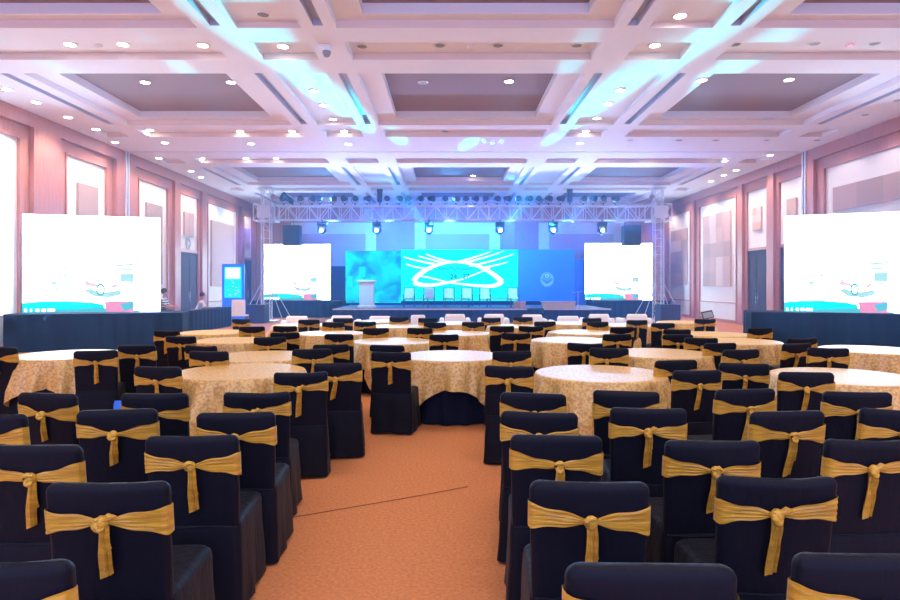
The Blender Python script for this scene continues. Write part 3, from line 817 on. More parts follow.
b = MB(); b.box(3.5, 4.15, -3.3, -2.9, 0, .2, 'black_drape'); b.box(3.5, 4.15, -2.9, -2.32, 0, .4, 'black_drape'); b.build('step', r, smooth=False)
tag(r, 'low black stage with light edge below the cyan backdrop', 'stage')
# side risers for far screens and dark masking behind
platform('black_riser', -10.2, -5.5, 31.4, 34.2, .86, 'black draped riser under the far left screen behind the tower')
platform('black_riser', 7.3, 11.2, 31.4, 34.2, .86, 'black draped riser under the far right screen behind the tower')
YS = 32.6
scr2(264, 244.5, 300, 330.5, 244.5, 300, 2.92, .88, 'small far white screen left of stage behind the truss tower')
scr2(585, 244, 300.5, 652, 244, 300.5, 2.97, .88, 'small far white screen right of stage beside the truss tower')
# backdrop
def pane(name, x0, x1, z0, z1, Y, m, extra, lab, cat):
    r = empty(name, ((x0 + x1) / 2, Y, 0)); w = (x1 - x0) / 2
    b = MB(); b.box(-w, w, 0, .1, z0, z1, 'black_metal'); b.build('frame', r, smooth=False)
    b = MB(); b.poly([(-w, -.004, z0), (w, -.004, z0), (w, -.004, z1), (-w, -.004, z1)], m)
    extra(b, w, z0, z1)
    me = bpy.data.meshes.new('display'); me.from_pydata(b.v, [], b.f)
    for mm in b.mats: me.materials.append(mm)
    me.polygons.foreach_set('material_index', b.m); new_obj('display', me, r)
    b = MB(); b.box(-w, w, .02, .1, SZ + .005, z0, 'black_drape'); b.build('base', r, smooth=False)
    tag(r, lab, cat); return r
YD = 33.0
zT = wz(249.5, YD); zB = wz(301, YD)
def px_(x): return wx(x, YD)
def swirl(b, w, z0, z1):
    cx = (px_(401) + px_(518)) / 2
    def Q(x, y): return (px_(x) - cx, wz(y, YD))
    def bez(p, n=18):
        out = []
        for i in range(n + 1):
            t = i / n; pts = [Q(*q) for q in p]
            while len(pts) > 1: pts = [((1 - t) * a[0] + t * c[0], (1 - t) * a[1] + t * c[1]) for a, c in zip(pts, pts[1:])]
            out.append(pts[0])
        return out
    def st(p, w0, w1, m='led_swirl', y=-.009):
        pts = bez(p); n = len(pts); b.strip(pts, [(w0 + (w1 - w0) * i / (n - 1)) for i in range(n)], y, m)
    # big lens-shaped loop
    st([(414, 281), (418, 272), (438, 262), (455, 262)], .13, .045); st([(455, 262), (475, 262), (492, 271), (502, 282)], .045, .13)
    st([(414, 282), (425, 289), (445, 283), (463, 279)], .12, .03); st([(463, 279), (478, 273), (484, 271), (490, 268)], .03, .02)
    st([(502, 281), (496, 290), (475, 285), (452, 283)], .12, .03); st([(452, 283), (440, 281), (430, 277), (420, 276)], .03, .03)
    # rays
    for p in ([(404, 257), (420, 262), (435, 264)], [(406, 264), (420, 269), (432, 269)], [(418, 256), (432, 260), (444, 263)], [(426, 254), (440, 260), (452, 262)]): st(p, .02, .05)
    for p in ([(458, 262), (480, 256), (492, 251)], [(464, 263), (488, 257), (504, 251)], [(470, 266), (495, 261), (514, 254)], [(482, 268), (498, 265), (508, 262)]): st(p, .05, .012)
    # small script strokes, too small to read
    rnd = random.Random(3)
    for k in range(16):
        x = 439 + k * 2.1; y = 269 + rnd.uniform(-1.2, 1.2); b.strip([Q(x, y - 1), Q(x + .9, y + .6), Q(x + 1.6, y - .8)], .012, -.014, 'led_mark')
pane('led_wall', px_(401), px_(518), zB, zT, YD, 'led_cyan', swirl, 'bright cyan screen with white swirls at centre of stage', 'screen')
# digits on the centre screen
def text(s, x, y, hpx, Y, m, name, parent, loc_off=(0, 0, 0)):
    cu = bpy.data.curves.new(name, 'FONT'); cu.body = s; cu.size = hpx * Y / F * 1.4; cu.align_x = 'CENTER'; cu.extrude = .002; cu.materials.append(M[m])
    o = bpy.data.objects.new(name, cu); COL.objects.link(o)
    dg = bpy.context.evaluated_depsgraph_get(); me = bpy.data.meshes.new_from_object(o.evaluated_get(dg)); bpy.data.objects.remove(o)
    o = bpy.data.objects.new(name, me); COL.objects.link(o); o.parent = parent; o.rotation_euler = (PI / 2, 0, 0)
    o.location = (wx(x, Y) - parent.location.x + loc_off[0], Y - .02 - parent.location.y, wz(y, Y)); return o
lw = [o for o in COL.objects if o.name == 'led_wall'][0]
text('24', 453.5, 279, 5, YD, 'led_mark', 'digits', lw); text('27', 466, 279, 5, YD, 'led_mark', 'digits', lw)
fm_ = emis('led_mist', (0, .5, .8), 1.1); nt = fm_.node_tree; t_ = nt.nodes.new('ShaderNodeTexCoord'); n_ = nt.nodes.new('ShaderNodeTexNoise'); n_.inputs['Scale'].default_value = 1.1; n_.inputs['Detail'].default_value = 3; n_.inputs['Distortion'].default_value = .6
r_ = nt.nodes.new('ShaderNodeValToRGB'); r_.color_ramp.elements[0].position = .38; r_.color_ramp.elements[0].color = (0, .26, .68, 1); r_.color_ramp.elements[1].position = .60; r_.color_ramp.elements[1].color = (.0, .72, .80, 1)
nt.links.new(t_.outputs['Object'], n_.inputs[0]); nt.links.new(n_.outputs[0], r_.inputs[0]); nt.links.new(r_.outputs[0], nt.nodes['Emission'].inputs[0]); M['led_mist'] = fm_
def foggy(b, w, z0, z1):
    H = z1 - z0; rnd = random.Random(5)
    def P(u, v): return (-w + 2 * w * u, z0 + H * v)
    b.add([(-w + 2 * w * u, -.02, z0 + H * v) for u, v in ((.02, .30), (.13, .30), (.13, .52), (.02, .52))], [(0, 1, 2, 3)], 'scr_cyan')
    b.add([(-w + 2 * w * u, -.02, z0 + H * v) for u, v in ((.24, .5), (.36, .5), (.36, .7), (.24, .7))], [(0, 1, 2, 3)], 'scr_cyan')
pane('led_wall', px_(345.5), px_(401), wz(303, YD), wz(251, YD), YD, 'led_mist', foggy, 'dim misty blue-cyan screen section behind the lectern', 'screen')
def emblem(b, w, z0, z1):
    cx = (px_(518) + px_(574.5)) / 2; X0, Z0 = px_(547) - cx, wz(279.5, YD)
    for rr in (.33, .27):
        b.strip([(X0 + rr * math.cos(t * PI / 20), Z0 + rr * 1.1 * math.sin(t * PI / 20)) for t in range(41)], .010, -.01, 'board_emblem')
    for k in range(0, 4, 2):
        rr = .2 - .0 * k; b.strip([(X0 - .2 + .4 * i / 10, Z0 - .26 + .11 * k + .16 * abs(i / 5 - 1) ** 2) for i in range(11)], .012, -.012, 'board_emblem')
    b.strip([(X0 + .08 * math.cos(t * PI / 8), Z0 + .17 + .08 * math.sin(t * PI / 8)) for t in range(17)], .02, -.013, 'board_emblem')
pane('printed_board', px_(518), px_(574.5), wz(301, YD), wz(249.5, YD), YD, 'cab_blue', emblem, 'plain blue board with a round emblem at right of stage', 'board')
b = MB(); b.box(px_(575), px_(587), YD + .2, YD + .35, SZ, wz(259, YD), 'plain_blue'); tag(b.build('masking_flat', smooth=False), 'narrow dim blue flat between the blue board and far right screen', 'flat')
b = MB(); b.box(px_(329), px_(345), YD + .2, YD + .35, 0, wz(266, YD), 'black_drape'); tag(b.build('masking_flat', smooth=False), 'dark flat between the far left screen and misty backdrop', 'flat')

# stage furniture
def stage_chair():
    r = empty('stage_chair'); b = MB()
    b.tube([(-.27, .22, 0), (-.27, .25, .95), (.27, .25, .95), (.27, .22, 0)], .016, 'black_metal', 6)
    for s in (-1, 1): b.tube([(s * .27, -.25, 0), (s * .27, -.25, .58), (s * .27, .24, .60)], .016, 'black_metal', 6)
    b.tube([(-.27, -.25, .36), (.27, -.25, .36)], .014, 'black_metal', 6); b.tube([(-.27, .24, .4), (.27, .24, .4)], .014, 'black_metal', 6)
    b.build('frame', r)
    b = MB(); b.loft([rrect(.22, .05, .2, z, .03) for z in (.46, .85)] + [rrect(.2, .035, .2, .89, .03)], 'cushion'); b.build('back_cushion', r)
    b = MB(); b.loft([rrect(.24, .25, -.02, z, .05) for z in (.37, .44)] + [rrect(.22, .23, -.02, .47, .04)], 'cushion'); b.build('seat_cushion', r)
    return r
S0 = stage_chair(); YC = 30.8
SL = ['leftmost of six, nearest the lectern', 'second of six from the left', 'third of six from the left', 'third of six from the right', 'second of six from the right', 'rightmost of six, apart by the blue board']
for px, l in zip((409, 429, 449, 467, 485, 513), SL):
    o = copy_tree(S0); o.location = (wx(px, YC), YC, SZ); tag(o, 'white cushioned stage chair, ' + l, 'chair', 'white cushioned chairs on stage')
remove_tree(S0)
def low_table():
    r = empty('coffee_table'); b = MB(); b.box(-.6, .6, -.25, .25, .40, .43, 'grey'); b.build('tabletop', r, smooth=False)
    for sx in (-1, 1):
        for sy in (-1, 1): b = MB(); b.tube([(sx * .56, sy * .21, 0), (sx * .56, sy * .21, .4)], .015, 'black_metal', 6); b.build('leg', r)
    return r
L0 = low_table()
for px, l in ((416, 'left, before the first two stage chairs'), (457, 'middle, before the two centre stage chairs'), (499, 'right, beside the fifth stage chair')):
    o = copy_tree(L0); o.location = (wx(px, 29.4), 29.4, SZ); tag(o, 'low dark coffee table on stage, ' + l, 'table', 'low coffee tables on stage')
remove_tree(L0)
# lectern
YL = 29.0
r = empty('lectern', (wx(367, YL), YL, SZ)); b = MB()
b.loft([rrect(.42, .26, 0, z, .02) for z in (0, .09)] + [rrect(.34, .22, 0, .13, .02)], 'white_paint'); b.build('base', r)
b = MB(); b.box(-.325, .325, -.2, .2, .12, 1.16, 'white_paint'); b.build('column', r, smooth=False)
b = MB(); b.loft([rrect(.33, .21, 0, 1.15, .02), rrect(.43, .27, 0, 1.21, .02), rrect(.43, .27, 0, 1.28, .02), rrect(.40, .25, 0, 1.30, .02)], 'white_paint'); b.build('top', r)
b = MB(); b.tube([(.08, 0, 1.3), (.1, -.02, 1.42), (.14, -.08, 1.5)], .008, 'black_metal', 6); b.build('microphone', r)
tag(r, 'white lectern with flared top and base at left of stage', 'lectern')
# pinkish boxes on stage right
YB2 = 28.4
b = MB(); b.box(-.73, .73, -.3, .3, 0, .27, 'pale_wood'); b.box(-.76, .76, -.33, .33, .27, .31, 'pale_wood')
tag(b.build('low_table', loc=(wx(558, YB2), YB2, SZ), smooth=False), 'low pale wooden box table on stage below the blue board', 'table')
for px, l, w_ in ((522, 'larger, at the stage corner right of the last chair', .15), (516, 'smaller, left of the larger pale box', .10)):
    b = MB(); b.box(-w_, w_, -.15, .15, 0, .30, 'art_pink'); b.box(-w_ - .01, w_ + .01, -.16, .16, .26, .31, 'art_light')
    tag(b.build('pale_box', loc=(wx(px, YB2), YB2, SZ), smooth=False), 'pale pinkish box on stage floor, ' + l, 'box')
# mic stand at right
r = empty('microphone_stand', (wx(578, YB2), YB2, SZ)); b = MB()
b.tube([(0, 0, 0), (0, 0, .75)], .012, 'metal', 6); b.tube([(-.28, 0, .72), (.2, 0, .76)], .01, 'metal', 6)
for k in range(3): b.tube([(0, 0, .12), (.22 * math.cos(k * 2.1), .22 * math.sin(k * 2.1), .005)], .009, 'metal', 6)
b.build('stand', r); tag(r, 'thin metal stand beside the low wooden box on stage', 'stand')

# ------------------------------------------------------------------ truss goal post
YT = 28.0; sT = F / YT
ZT0, ZT1 = wz(219.5, YT) , wz(205.5, YT)
XTL, XTR = wx(265, YT), wx(660, YT)
def lattice(b, p0, p1, up, side, step, m='metal', r=.017):
    # zig-zag between two parallel chords p0->p1 offset by 'up'
    p0, p1, up = Vector(p0), Vector(p1), Vector(up); L = (p1 - p0).length; n = int(L / step); d = (p1 - p0) / n
    for i in range(n):
        a = p0 + d * i; c = p0 + d * (i + 1)
        b.tube([a, c + up] if i % 2 == 0 else [a + up, c], r, m, 5)
        b.tube([a, a + up], r, m, 5)
r = empty('lighting_truss', (0, YT, 0)); h = ZT1 - ZT0; dp = .5
XA, XB = XTL + .45, XTR - .45
for zz in (ZT0, ZT1):
    for yy in (0, dp):
        b = MB(); b.tube([(XA, yy, zz), (XB, yy, zz)], .028, 'metal', 8); b.build('chord', r)
for yy in (0, dp):
    b = MB(); lattice(b, (XA, yy, ZT0), (XB, yy, ZT0), (0, 0, h), None, .48); b.build('lacing', r)
for zz in (ZT0, ZT1):
    b = MB(); lattice(b, (XA, 0, zz), (XB, 0, zz), (0, dp, 0), None, .48); b.build('lacing', r)
tag(r, 'long silver box truss spanning above the whole stage', 'truss')
def tower(X, lab, mir):
    r = empty('truss_tower', (X, YT + .25, 0)); a = .19
    for sx in (-1, 1):
        for sy in (-1, 1): b = MB(); b.tube([(sx * a, sy * a, .05), (sx * a, sy * a, 6.05)], .026, 'metal', 8); b.build('upright', r)
    b = MB()
    for s in (-1, 1):
        lattice(b, (-a, s * a, .1), (-a, s * a, 6.0), (2 * a, 0, 0), None, .36, r=.011); lattice(b, (s * a, -a, .1), (s * a, -a, 6.0), (0, 2 * a, 0), None, .36, r=.011)
    b.build('lacing', r)
    b = MB(); q = .46; z0, z1 = ZT0 - .05, ZT1 + .06
    for z in (z0, z1):
        b.tube([(-q, -q, z), (q, -q, z), (q, q, z), (-q, q, z), (-q, -q, z)], .026, 'metal', 6)
    for sx in (-1, 0, 1):
        for sy in (-1, 1):
            b.tube([(sx * q, sy * q, z0), (sx * q, sy * q, z1)], .022, 'metal', 6)
    for sx in (-1, 1):
        b.tube([(sx * q, -q, z0), (0, -q, z1)], .016, 'metal', 6); b.tube([(0, -q, z0), (sx * q, -q, z1)], .016, 'metal', 6)
    b.box(-.3, .3, -q - .01, -q + .02, z0 + .1, z1 - .1, 'metal')
    b.build('sleeve_block', r)
    b = MB(); b.box(-.5, .5, -.5, .5, 0, .05, 'metal'); b.build('base_plate', r, smooth=False)
    for sx in (-1, 1):
        for sy in (-1, 1): b = MB(); b.tube([(sx * a, sy * a, 1.7), (sx * .95, sy * .75, .05)], .018, 'metal', 6); b.build('outrigger', r)
    b = MB(); b.box(-.28, .28, -.28, .28, 6.0, 6.1, 'metal'); b.tube([(mir * .35, -.2, 6.0), (0, -.2, 6.0)], .03, 'metal', 6); b.build('head_block', r)
    b = MB(); b.tube([(mir * .36, -.2, 6.0), (mir * .36, -.2, 5.75)], .008, 'black_metal', 5); b.sphere((mir * .36, -.2, 5.65), .12, 'art_brown', 10); b.tube([(mir * .34, -.2, 5.55), (mir * .34, -.2, .4)], .007, 'black_metal', 5); b.build('chain_hoist', r)
    tag(r, lab, 'truss tower')
tower(XTL, 'silver truss tower standing left of stage, before far left screen', 1); tower(XTR, 'silver truss tower standing right of stage, near the right wall', -1)
# par cans on top of the truss
def par():
    r = empty('stage_lamp'); b = MB(); mt = Matrix.Translation((0, 0, .26)) @ Matrix.Rotation(math.radians(100), 4, 'X') @ Matrix.Rotation(0.25, 4, 'Y')
    b.lathe([(.0, -.17), (.07, -.17), (.115, -.08), (.125, .12), (.135, .12), (.135, .16), (.115, .165), (0, .12)], 'black_metal', 16, mt=mt); b.build('can', r)
    b = MB(); b.tube([(0, 0, .02), (.10, 0, .05), (.15, 0, .15), (.15, 0, .27)], .012, 'black_metal', 6); b.tube([(0, 0, .02), (-.10, 0, .05), (-.15, 0, .15), (-.15, 0, .27)], .012, 'black_metal', 6); b.tube([(0, 0, -.03), (0, 0, .04)], .03, 'black_metal', 8); b.build('yoke', r)
    return r
P0 = par(); PX = [284, 301, 312, 320, 333, 345, 355, 367, 387, 399, 409, 420, 431, 445, 456, 466, 475, 486, 497, 507, 518, 528.5, 539, 548.5, 560.5, 583, 593, 603, 615]
NUM = ['first', 'second', 'third', 'fourth', 'fifth', 'sixth', 'seventh', 'eighth', 'ninth', 'tenth', 'eleventh', 'twelfth', 'thirteenth', 'fourteenth', 'fifteenth']
def order(i, n, what=''):
    if i == 0: return 'leftmost' + what
    if i == n - 1: return 'rightmost' + what
    if i == n // 2 and n % 2: return 'the middle one' + what
    return (NUM[i] + ' from the left end' if i < n / 2 else NUM[n - 1 - i] + ' from the right end') + what
for i, px in enumerate(PX):
    o = copy_tree(P0); o.location = (wx(px, YT + (.05 if i % 2 else .0)), YT, ZT1 + .06); o.rotation_euler = (0, 0, (i * 1.7 % 1.2) - .6)
    tag(o, 'round black lamp on top of the truss, ' + order(i, len(PX)), 'stage light', 'black lamps along the top of the truss')
remove_tree(P0)
for px, tilt, l in ((379, 0, 'left of centre'), (571, 0, 'right of centre'), (291, -.9, 'at left end, leaning over')):
    r = empty('stage_lamp', (wx(px, YT), YT + .3, ZT1 + .06)); mt = Matrix.Translation((0, 0, .12)) @ Matrix.Rotation(tilt, 4, 'Y')
    b = MB(); b.lathe([(0, .0), (.1, .0), (.12, .1), (.12, .48), (.14, .52), (.14, .6), (0, .6)], 'black_metal', 14, mt=mt); b.build('can', r)
    b = MB(); b.tube([(0, 0, -.05), (0, 0, .2)], .035, 'black_metal', 8); b.build('clamp', r)
    tag(r, 'tall upright black fixture on top of the truss, ' + l, 'stage light')
# moving heads
def mhead():
    r = empty('moving_head'); b = MB(); b.box(-.2, .2, -.16, .16, -.16, 0, 'black_metal'); b.build('base', r, smooth=False)
    b = MB()
    for s in (-1, 1): b.box(s * .17 - .025, s * .17 + .025, -.07, .07, -.45, -.16, 'black_metal')
    b.add([(x, y, z) for x in (-.17, .17) for y in (-.05, .05) for z in (-.2, -.165)], [(0, 1, 3, 2), (4, 6, 7, 5), (0, 4, 5, 1), (2, 3, 7, 6), (0, 2, 6, 4), (1, 5, 7, 3)], 'black_metal')
    b.build('yoke', r, smooth=False)
    b = MB(); mt = Matrix.Translation((0, 0, -.40)) @ Matrix.Rotation(math.radians(80), 4, 'X')
    b.lathe([(0, -.17), (.1, -.17), (.135, -.1), (.14, .1), (.125, .16), (.10, .165)], 'black_metal', 18, mt=mt); h = b.build('head', r)
    b = MB(); b.lathe([(0, .150), (.10, .150), (.10, .160), (.06, .175), (0, .18)], 'lens', 18, mt=mt); b.build('lens', h)
    b = MB(); b.tube([(0, 0, 0), (0, 0, .15)], .03, 'black_metal', 8); b.build('clamp', r)
    return r
H0 = mhead(); MH = []
for i, px in enumerate((322, 377, 429, 500, 553, 602)):
    o = copy_tree(H0); X = wx(px, YT); o.location = (X, YT, ZT0 - .13); MH.append(X)
    tag(o, 'moving head light with cyan beam hanging under truss, ' + order(i, 6), 'stage light', 'moving heads under the truss')
remove_tree(H0)
# hanging loudspeakers
for px, l in ((290.5, 'left'), (633.5, 'right')):
    X = wx(px, YT); r = empty('loudspeaker', (X, YT + .1, wz(245, YT)))
    b = MB(); hh = 20 / sT; b.box(-.38, .38, 0, .5, 0, hh, 'blackbox'); b.build('cabinet', r, smooth=False)
    b = MB(); b.box(-.35, .35, -.02, 0, .03, hh - .03, 'grille'); b.build('grille', r, smooth=False)
    b = MB()
    for s in (-1, 1): b.tube([(s * .06, .2, hh), (s * .06, .2, ZT0 - wz(245, YT))], .01, 'black_metal', 5)
    b.build('hanging_rod', r); tag(r, 'black loudspeaker hanging from %s end of the truss above the screen' % l, 'loudspeaker')
for px, l in ((257, 'left'), (667.5, 'right')):
    Y = 27.2; r = empty('subwoofer', (wx(px, Y), Y, 0)); b = MB(); b.box(-.42, .42, -.4, .4, 0, .8, 'blackbox'); b.build('cabinet', r, smooth=False)
    b = MB(); b.box(-.39, .39, -.42, -.4, .03, .77, 'grille'); b.build('grille', r, smooth=False)
    tag(r, 'large black subwoofer on the floor at foot of the %s tower' % l, 'loudspeaker')

# ------------------------------------------------------------------ left corner: desk, operators, standee
platform('control_desk', -9.35, -8.8, 21.2, 25.0, .78, 'long black draped control desk running beside the left wall')
r = empty('lit_standee', (wx(233, 26.0), 26.0, 0)); hh = wz(264, 26)
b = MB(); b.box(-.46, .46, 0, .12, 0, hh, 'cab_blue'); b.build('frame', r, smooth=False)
b = MB(); b.box(-.36, .36, -.02, 0, 1.12, hh - .12, 'scr_cyan'); b.box(-.30, .30, -.03, -.01, hh - .62, hh - .16, 'poster_hi')
rnd = random.Random(8)
for k in range(14):
    z = 1.2 + rnd.random() * .6; x = rnd.uniform(-.28, .25); b.box(x, x + rnd.uniform(.03, .12), -.028, -.018, z, z + rnd.uniform(.02, .06), 'scr_pale')
b.build('poster', r, smooth=False)
b = MB(); b.box(-.5, .5, -.2, .3, 0, .04, 'black_metal'); b.build('base', r, smooth=False)
tag(r, 'tall blue standee with glowing cyan poster near the left tower', 'standee')
# laptop on the desk
def laptop(X, Y, z, rz, lab):
    r = empty('laptop', (X, Y, z), rz); b = MB(); b.box(-.17, .17, -.12, .12, 0, .018, 'grey'); b.build('keyboard_base', r, smooth=False)
    b = MB(); mt = Matrix.Translation((0, .12, .015)) @ Matrix.Rotation(math.radians(-15), 4, 'X'); b.box(-.17, .17, -.006, .006, 0, .23, 'grey', mt); b.box(-.155, .155, -.008, -.005, .02, .215, 'scr_teal', mt); b.build('screen_lid', r, smooth=False)
    tag(r, lab, 'laptop')
laptop(-9.08, 22.2, .78, -PI / 2, 'open laptop on the black control desk beside the striped operator')

def person(X, Y, rz, zseat, shirt, lab, lean=.1, hair=True):
    r = empty('person', (X, Y, zseat), rz)      # seated, facing local +Y; origin on the seat
    def skinned(name, pts, edges, rad, m, parent, sub=2):
        me = bpy.data.meshes.new(name); me.from_pydata(pts, edges, []); o = bpy.data.objects.new(name, me); COL.objects.link(o)
        sk = o.modifiers.new('s', 'SKIN'); sb = o.modifiers.new('u', 'SUBSURF'); sb.levels = sub; sb.render_levels = sub
        for i, rr in enumerate(rad): me.skin_vertices[0].data[i].radius = rr if isinstance(rr, tuple) else (rr, rr)
        me.skin_vertices[0].data[0].use_root = True
        dg = bpy.context.evaluated_depsgraph_get(); m2 = bpy.data.meshes.new_from_object(o.evaluated_get(dg)); bpy.data.objects.remove(o)
        m2.materials.clear(); m2.materials.append(M[m]); m2.polygons.foreach_set('use_smooth', [True] * len(m2.polygons))
        o = bpy.data.objects.new(name, m2); COL.objects.link(o); o.parent = parent; return o
    L = lean
    P = [(0, 0, .10), (0, .02 + L * .3, .28), (0, .02 + L * .8, .46), (0, L, .55), (0, .02 + L, .64),          # pelvis..neck
         (0, .03 + L, .72), (0, .04 + L, .80),                                                            # head
         (.17, L, .50), (.22, .10 + L, .27), (.14, .33 + L, .25), (.11, .40 + L, .25),                     # right arm
         (-.17, L, .50), (-.22, .10 + L, .27), (-.14, .33 + L, .25), (-.11, .40 + L, .25),
         (.10, .02, .08), (.12, .42, .08), (.12, .44, -.36), (.12, .55, -.42),
         (-.10, .02, .08), (-.12, .42, .08), (-.12, .44, -.36), (-.12, .55, -.42)]
    E = [(0, 1), (1, 2), (2, 3), (3, 4), (4, 5), (5, 6), (2, 7), (7, 8), (8, 9), (9, 10), (2, 11), (11, 12), (12, 13), (13, 14), (0, 15), (15, 16), (16, 17), (17, 18), (0, 19), (19, 20), (20, 21), (21, 22)]
    Rd = [(.15, .11), (.14, .10), (.16, .10), (.06, .055), (.05, .05), (.085, .095), (.075, .085), .055, .042, .032, .03, .055, .042, .032, .03, .085, .06, .042, .04, .085, .06, .042, .04]
    skinned('body', P, E, Rd, 'skin', r)
    # fingers
    for s in (-1, 1):
        b = MB()
        for k in range(4): b.tube([(s * (.095 + .018 * k - .0), .40 + L, .25), (s * (.092 + .018 * k), .44 + L + (.008 if k in (1, 2) else 0), .245), (s * (.09 + .018 * k), .465 + L, .23)], [.009, .008, .006], 'skin', 6)
        b.tube([(s * .08, .37 + L, .25), (s * .06, .40 + L, .24), (s * .06, .42 + L, .235)], [.011, .009, .007], 'skin', 6); b.build('hand_fingers', r)
    skinned('shirt', [P[i] for i in (0, 1, 2, 3, 7, 8, 11, 12)], [(0, 1), (1, 2), (2, 3), (2, 4), (4, 5), (2, 6), (6, 7)], [(.165, .125), (.155, .115), (.175, .115), (.07, .065), .066, .054, .066, .054], shirt, r)
    if shirt == 'stripe_shirt': pass
    skinned('trousers', [P[i] for i in (0, 15, 16, 17, 19, 20, 21)], [(0, 1), (1, 2), (2, 3), (0, 4), (4, 5), (5, 6)], [(.16, .125), .095, .07, .052, .095, .07, .052], 'trouser', r)
    b = MB(); b.sphere((0, .005 + L, .79), .105, 'hair', 14, (.92, 1.0, 1.0)); b.build('hair', r)
    b = MB()
    for s in (-1, 1): b.sphere((s * .033, .125 + L, .755), .011, 'hair', 8)
    b.build('eyes', r)
    b = MB(); b.sphere((0, .138 + L, .725), .016, 'skin', 8, (.8, 1, 1.3)); b.build('nose', r)
    tag(r, lab, 'person')
m = mat('striped_cotton', (.75, .78, .85), .8); nt = m.node_tree; tcn = nt.nodes.new('ShaderNodeTexCoord'); wv = nt.nodes.new('ShaderNodeTexWave'); wv.bands_direction = 'Z'; wv.inputs['Scale'].default_value = 3.6
rp = nt.nodes.new('ShaderNodeValToRGB'); rp.color_ramp.interpolation = 'CONSTANT'; rp.color_ramp.elements[0].color = (.80, .83, .9, 1); rp.color_ramp.elements[1].position = .55; rp.color_ramp.elements[1].color = (.04, .07, .2, 1)
nt.links.new(tcn.outputs['Object'], wv.inputs[0]); nt.links.new(wv.outputs[0], rp.inputs[0]); nt.links.new(rp.outputs[0], nt.nodes['Principled BSDF'].inputs['Base Color'])
M['stripe_shirt'] = m
person(-10.05, 21.6, -PI / 2 + .2, .66, 'stripe_shirt', 'person in striped top seated at the control desk facing right')
person(-9.95, 24.4, -PI / 2 + .3, .50, 'shirt', 'person in white shirt seated farther along the control desk', .2)
def stool(X, Y, h, lab):
    r = empty('stool', (X, Y, 0)); b = MB(); b.lathe([(0, h - .05), (.19, h - .05), (.2, h - .02), (.19, h), (0, h)], 'black_metal', 20); b.build('seat', r)
    for k in range(4): b = MB(); b.tube([(.12 * math.cos(k * PI / 2 + .8), .12 * math.sin(k * PI / 2 + .8), h - .04), (.2 * math.cos(k * PI / 2 + .8), .2 * math.sin(k * PI / 2 + .8), 0)], .014, 'black_metal', 6); b.build('leg', r)
    tag(r, lab, 'stool')
stool(-10.05, 21.6, .64, 'black stool under the person in striped top'); stool(-9.95, 24.4, .48, 'black stool under the person in white shirt')
# small display on a stand behind the lone right chair
YX = 14.4
r = empty('display_stand', (wx(707.5, YX), YX, -.0)); b = MB(); b.tube([(0, 0, .02), (0, 0, .95)], .015, 'black_metal', 8); b.lathe([(0, 0), (.16, 0), (.15, .02), (0, .03)], 'black_metal', 18); b.build('stand', r)
mt = Matrix.Translation((0, 0, .97)) @ Matrix.Rotation(-.2, 4, 'Y') @ Matrix.Rotation(-.35, 4, 'X')
b = MB(); b.box(-.13, .13, -.01, .01, -.09, .09, 'black_metal', mt); b.box(-.11, .11, -.014, -.008, -.075, .055, 'grey', mt); b.build('display', r, smooth=False)
tag(r, 'small tilted grey display on thin stand behind lone chair at right', 'display')
# upright blue block by far-left table
r = MB(); r.loft([rrect(.05, .03, 0, 0, .01), rrect(.05, .03, 0, .34, .01), rrect(.045, .012, 0, .40, .008)], 'bluebox')
tag(r.build('blue_block', loc=(wx(119, 6.75), 6.75, 0)), 'narrow bright blue block between the far left table and chair', 'block')
# thin tube added as a dark crease line in the carpet
b = MB(); pts = []
for i in range(15):
    t = i / 14; pts.append((-2.3 + 2.45 * t, 3.72 + 1.4 * t + .03 * math.sin(5 * t), .006))
b.tube(pts, .003, 'crease_brown', 6); tag(b.build('carpet_crease'), 'thin dark crease line across the orange carpet aisle', 'crease')

# ------------------------------------------------------------------ lights
def spot(loc, target, power, col, size, blend=.5, r=.05, name='spot'):
    l = bpy.data.lights.new(name, 'SPOT'); l.energy = power; l.color = col; l.spot_size = math.radians(size); l.spot_blend = blend; l.shadow_soft_size = r
    o = bpy.data.objects.new(name, l); COL.objects.link(o); o.location = loc
    o.rotation_euler = (Vector(target) - Vector(loc)).to_track_quat('-Z', 'Y').to_euler(); return o
WARM = (1, .88, .72)
for (X, Y, z) in LIGHTS:
    wall = X < -9.9 or X > 10.3
    spot((X, Y, z - .03), (X, Y, 0), 120, WARM, 120, .8)
# downlights of the same grid behind and above the camera (outside the frame)
for X in (-8.6, -6.2, -3.2, -.6, 1.6, 4.1, 7.0, 9.6):
    for Y in (.6, 3.5, 6.5, 9.3):
        spot((X, Y, 6.3), (X, Y, 0), 150, WARM, 120, .8)
# wall washers in the ceiling edge
for Y in (6, 9.5, 13, 15, 17, 19, 21.0, 23.3, 26.5, 29.0, 31.5, 34):
    spot((XL + .95, Y, 6.15), (XL, Y, 3.2), 130, (1, .84, .78), 110, .8)
    spot((XR - .95, Y, 6.15), (XR, Y, 3.2), 150 if Y > 21 else 70, (1, .84, .78), 110, .8)
# blue stage wash from the truss, and added uplights
for X in (-5.5, -2.8, 0, 2.8, 5.5, 7.5):
    spot((X, YT - .1, ZT0 - .2), (X * .8, YB, 2.5), 9000 if X < 4 else 1500, (.01, .13, 1), 75, .9, .1)
    spot((X, YT - .4, ZT0 - .3), (X * 1.15, YT - 14, 7.8), 1700, (.30, .42, 1), 80, 1, .15); spot((X, YT + .2, ZT1 + .3), (X * 1.1, YT - 9, 6.2), 350, (.05, .40, 1), 110, 1, .15)  # uplights added to brighten and cool the ceiling
for X in (-9, -6, -3, 0, 3, 6, 9): spot((X, YT, ZT0 - .1), (X, 23.5, 0), 2600, (.01, .12, 1), 62, 1, .1)  # deep blue spots added to turn the haze before the stage bluer
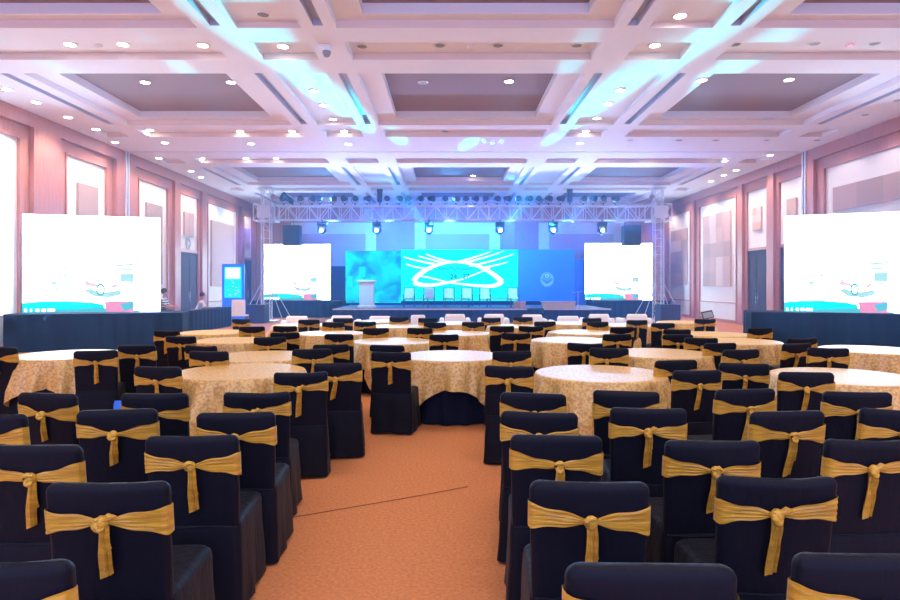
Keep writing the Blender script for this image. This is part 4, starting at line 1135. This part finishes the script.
# cyan beams raking the ceiling
def ceil_pt(px, py, z=6.2):
    Y = F * (z - EYE) / (HY - py); return (wx(px, Y), Y, z)
def beam(X, tx, ty, p, sz): spot((X, YT - .45, ZT0 - .55), (tx, ty, ZC), p, (.0, .80, 1), sz, 1, .03)
beam(MH[2], -2.75, 16.0, 46800, 6.2); beam(MH[1], -3.3, 14.5, 25200, 3.2); beam(MH[2], -1.6, 19.0, 9000, 5)
beam(MH[3], 3.75, 15.5, 46800, 6.4); beam(MH[4], 5.9, 12.6, 46800, 4); beam(MH[3], 3.2, 19.3, 8100, 4.5)
beam(MH[0], -8.2, 13.0, 16200, 3); beam(MH[3], 2.5, 12.6, 19800, 2.6); beam(MH[2], .6, 20.0, 9000, 5)
beam(MH[1], -3.2, 11.2, 46800, 3.2); beam(MH[5], 6.0, 15.0, 21600, 3)
beam(MH[2], -3.95, 10.6, 60000, 3.4); beam(MH[3], 4.9, 10.6, 60000, 3.4); beam(MH[4], 4.6, 12.4, 40000, 2.6); beam(MH[0], -5.6, 13.1, 26000, 2.4)
for k in range(5): beam(MH[3], .55 + .27 * k, 19.6 + .25 * (k % 2), 39600, .7)
for X in (-4.2, -2.5, -.8, 1.0, 2.8, 4.6): spot((X, YT - .3, ZT0 - .1), (X, 30.0, .7), 1300, (.03, .55, 1), 44, .9, .1)  # cyan spots added to tint the white furniture on stage
for X in MH: spot((X, YT - .42, ZT0 - .5), (X * .8, 14, 1), 260, (.0, .75, 1), 60, 1, .08)  # spots added at the moving heads to draw halos in the haze
# theatrical haze hanging in the front half of the hall
hm = bpy.data.materials.new('haze'); hm.use_nodes = True; hn = hm.node_tree; hn.nodes.clear()
vs_ = hn.nodes.new('ShaderNodeVolumeScatter'); vo = hn.nodes.new('ShaderNodeOutputMaterial'); vs_.inputs['Color'].default_value = (.22, .50, 1, 1); vs_.inputs['Density'].default_value = .016; vs_.inputs['Anisotropy'].default_value = .2  # blue of the stage light is put into the scatter colour
hn.links.new(vs_.outputs[0], vo.inputs['Volume']); M['haze'] = hm
b = MB(); b.box(XL + .01, XR - .01, 11.0, YB - .01, .02, ZC - .01, 'haze'); tag(b.build('haze', smooth=False), 'thin blue tinted haze filling the hall before the stage', 'haze', kind='stuff')

# world: added lavender fill, let in at the open end behind the camera
w = bpy.data.worlds.new('world'); SC.world = w; w.use_nodes = True
w.node_tree.nodes['Background'].inputs[0].default_value = (.44, .52, 1, 1); w.node_tree.nodes['Background'].inputs[1].default_value = 3.0

# ------------------------------------------------------------------ camera
cam = bpy.data.cameras.new('camera'); co = bpy.data.objects.new('camera', cam); COL.objects.link(co)
cam.sensor_width = 36; cam.lens = F / 900 * 36; cam.shift_y = -(300 - HY) / 900; cam.shift_x = (450 - CX) / 900
co.location = (0, 0, EYE); co.rotation_euler = (PI / 2, 0, 0); cam.clip_end = 200
SC.camera = co
SC.view_settings.view_transform = 'Standard'; SC.view_settings.look = 'None'; SC.view_settings.gamma = 1; SC.view_settings.exposure = 0.3
SC.cycles.max_bounces = 6; SC.cycles.diffuse_bounces = 4; SC.cycles.glossy_bounces = 2; SC.cycles.use_denoising = True
SC.cycles.sample_clamp_indirect = 6
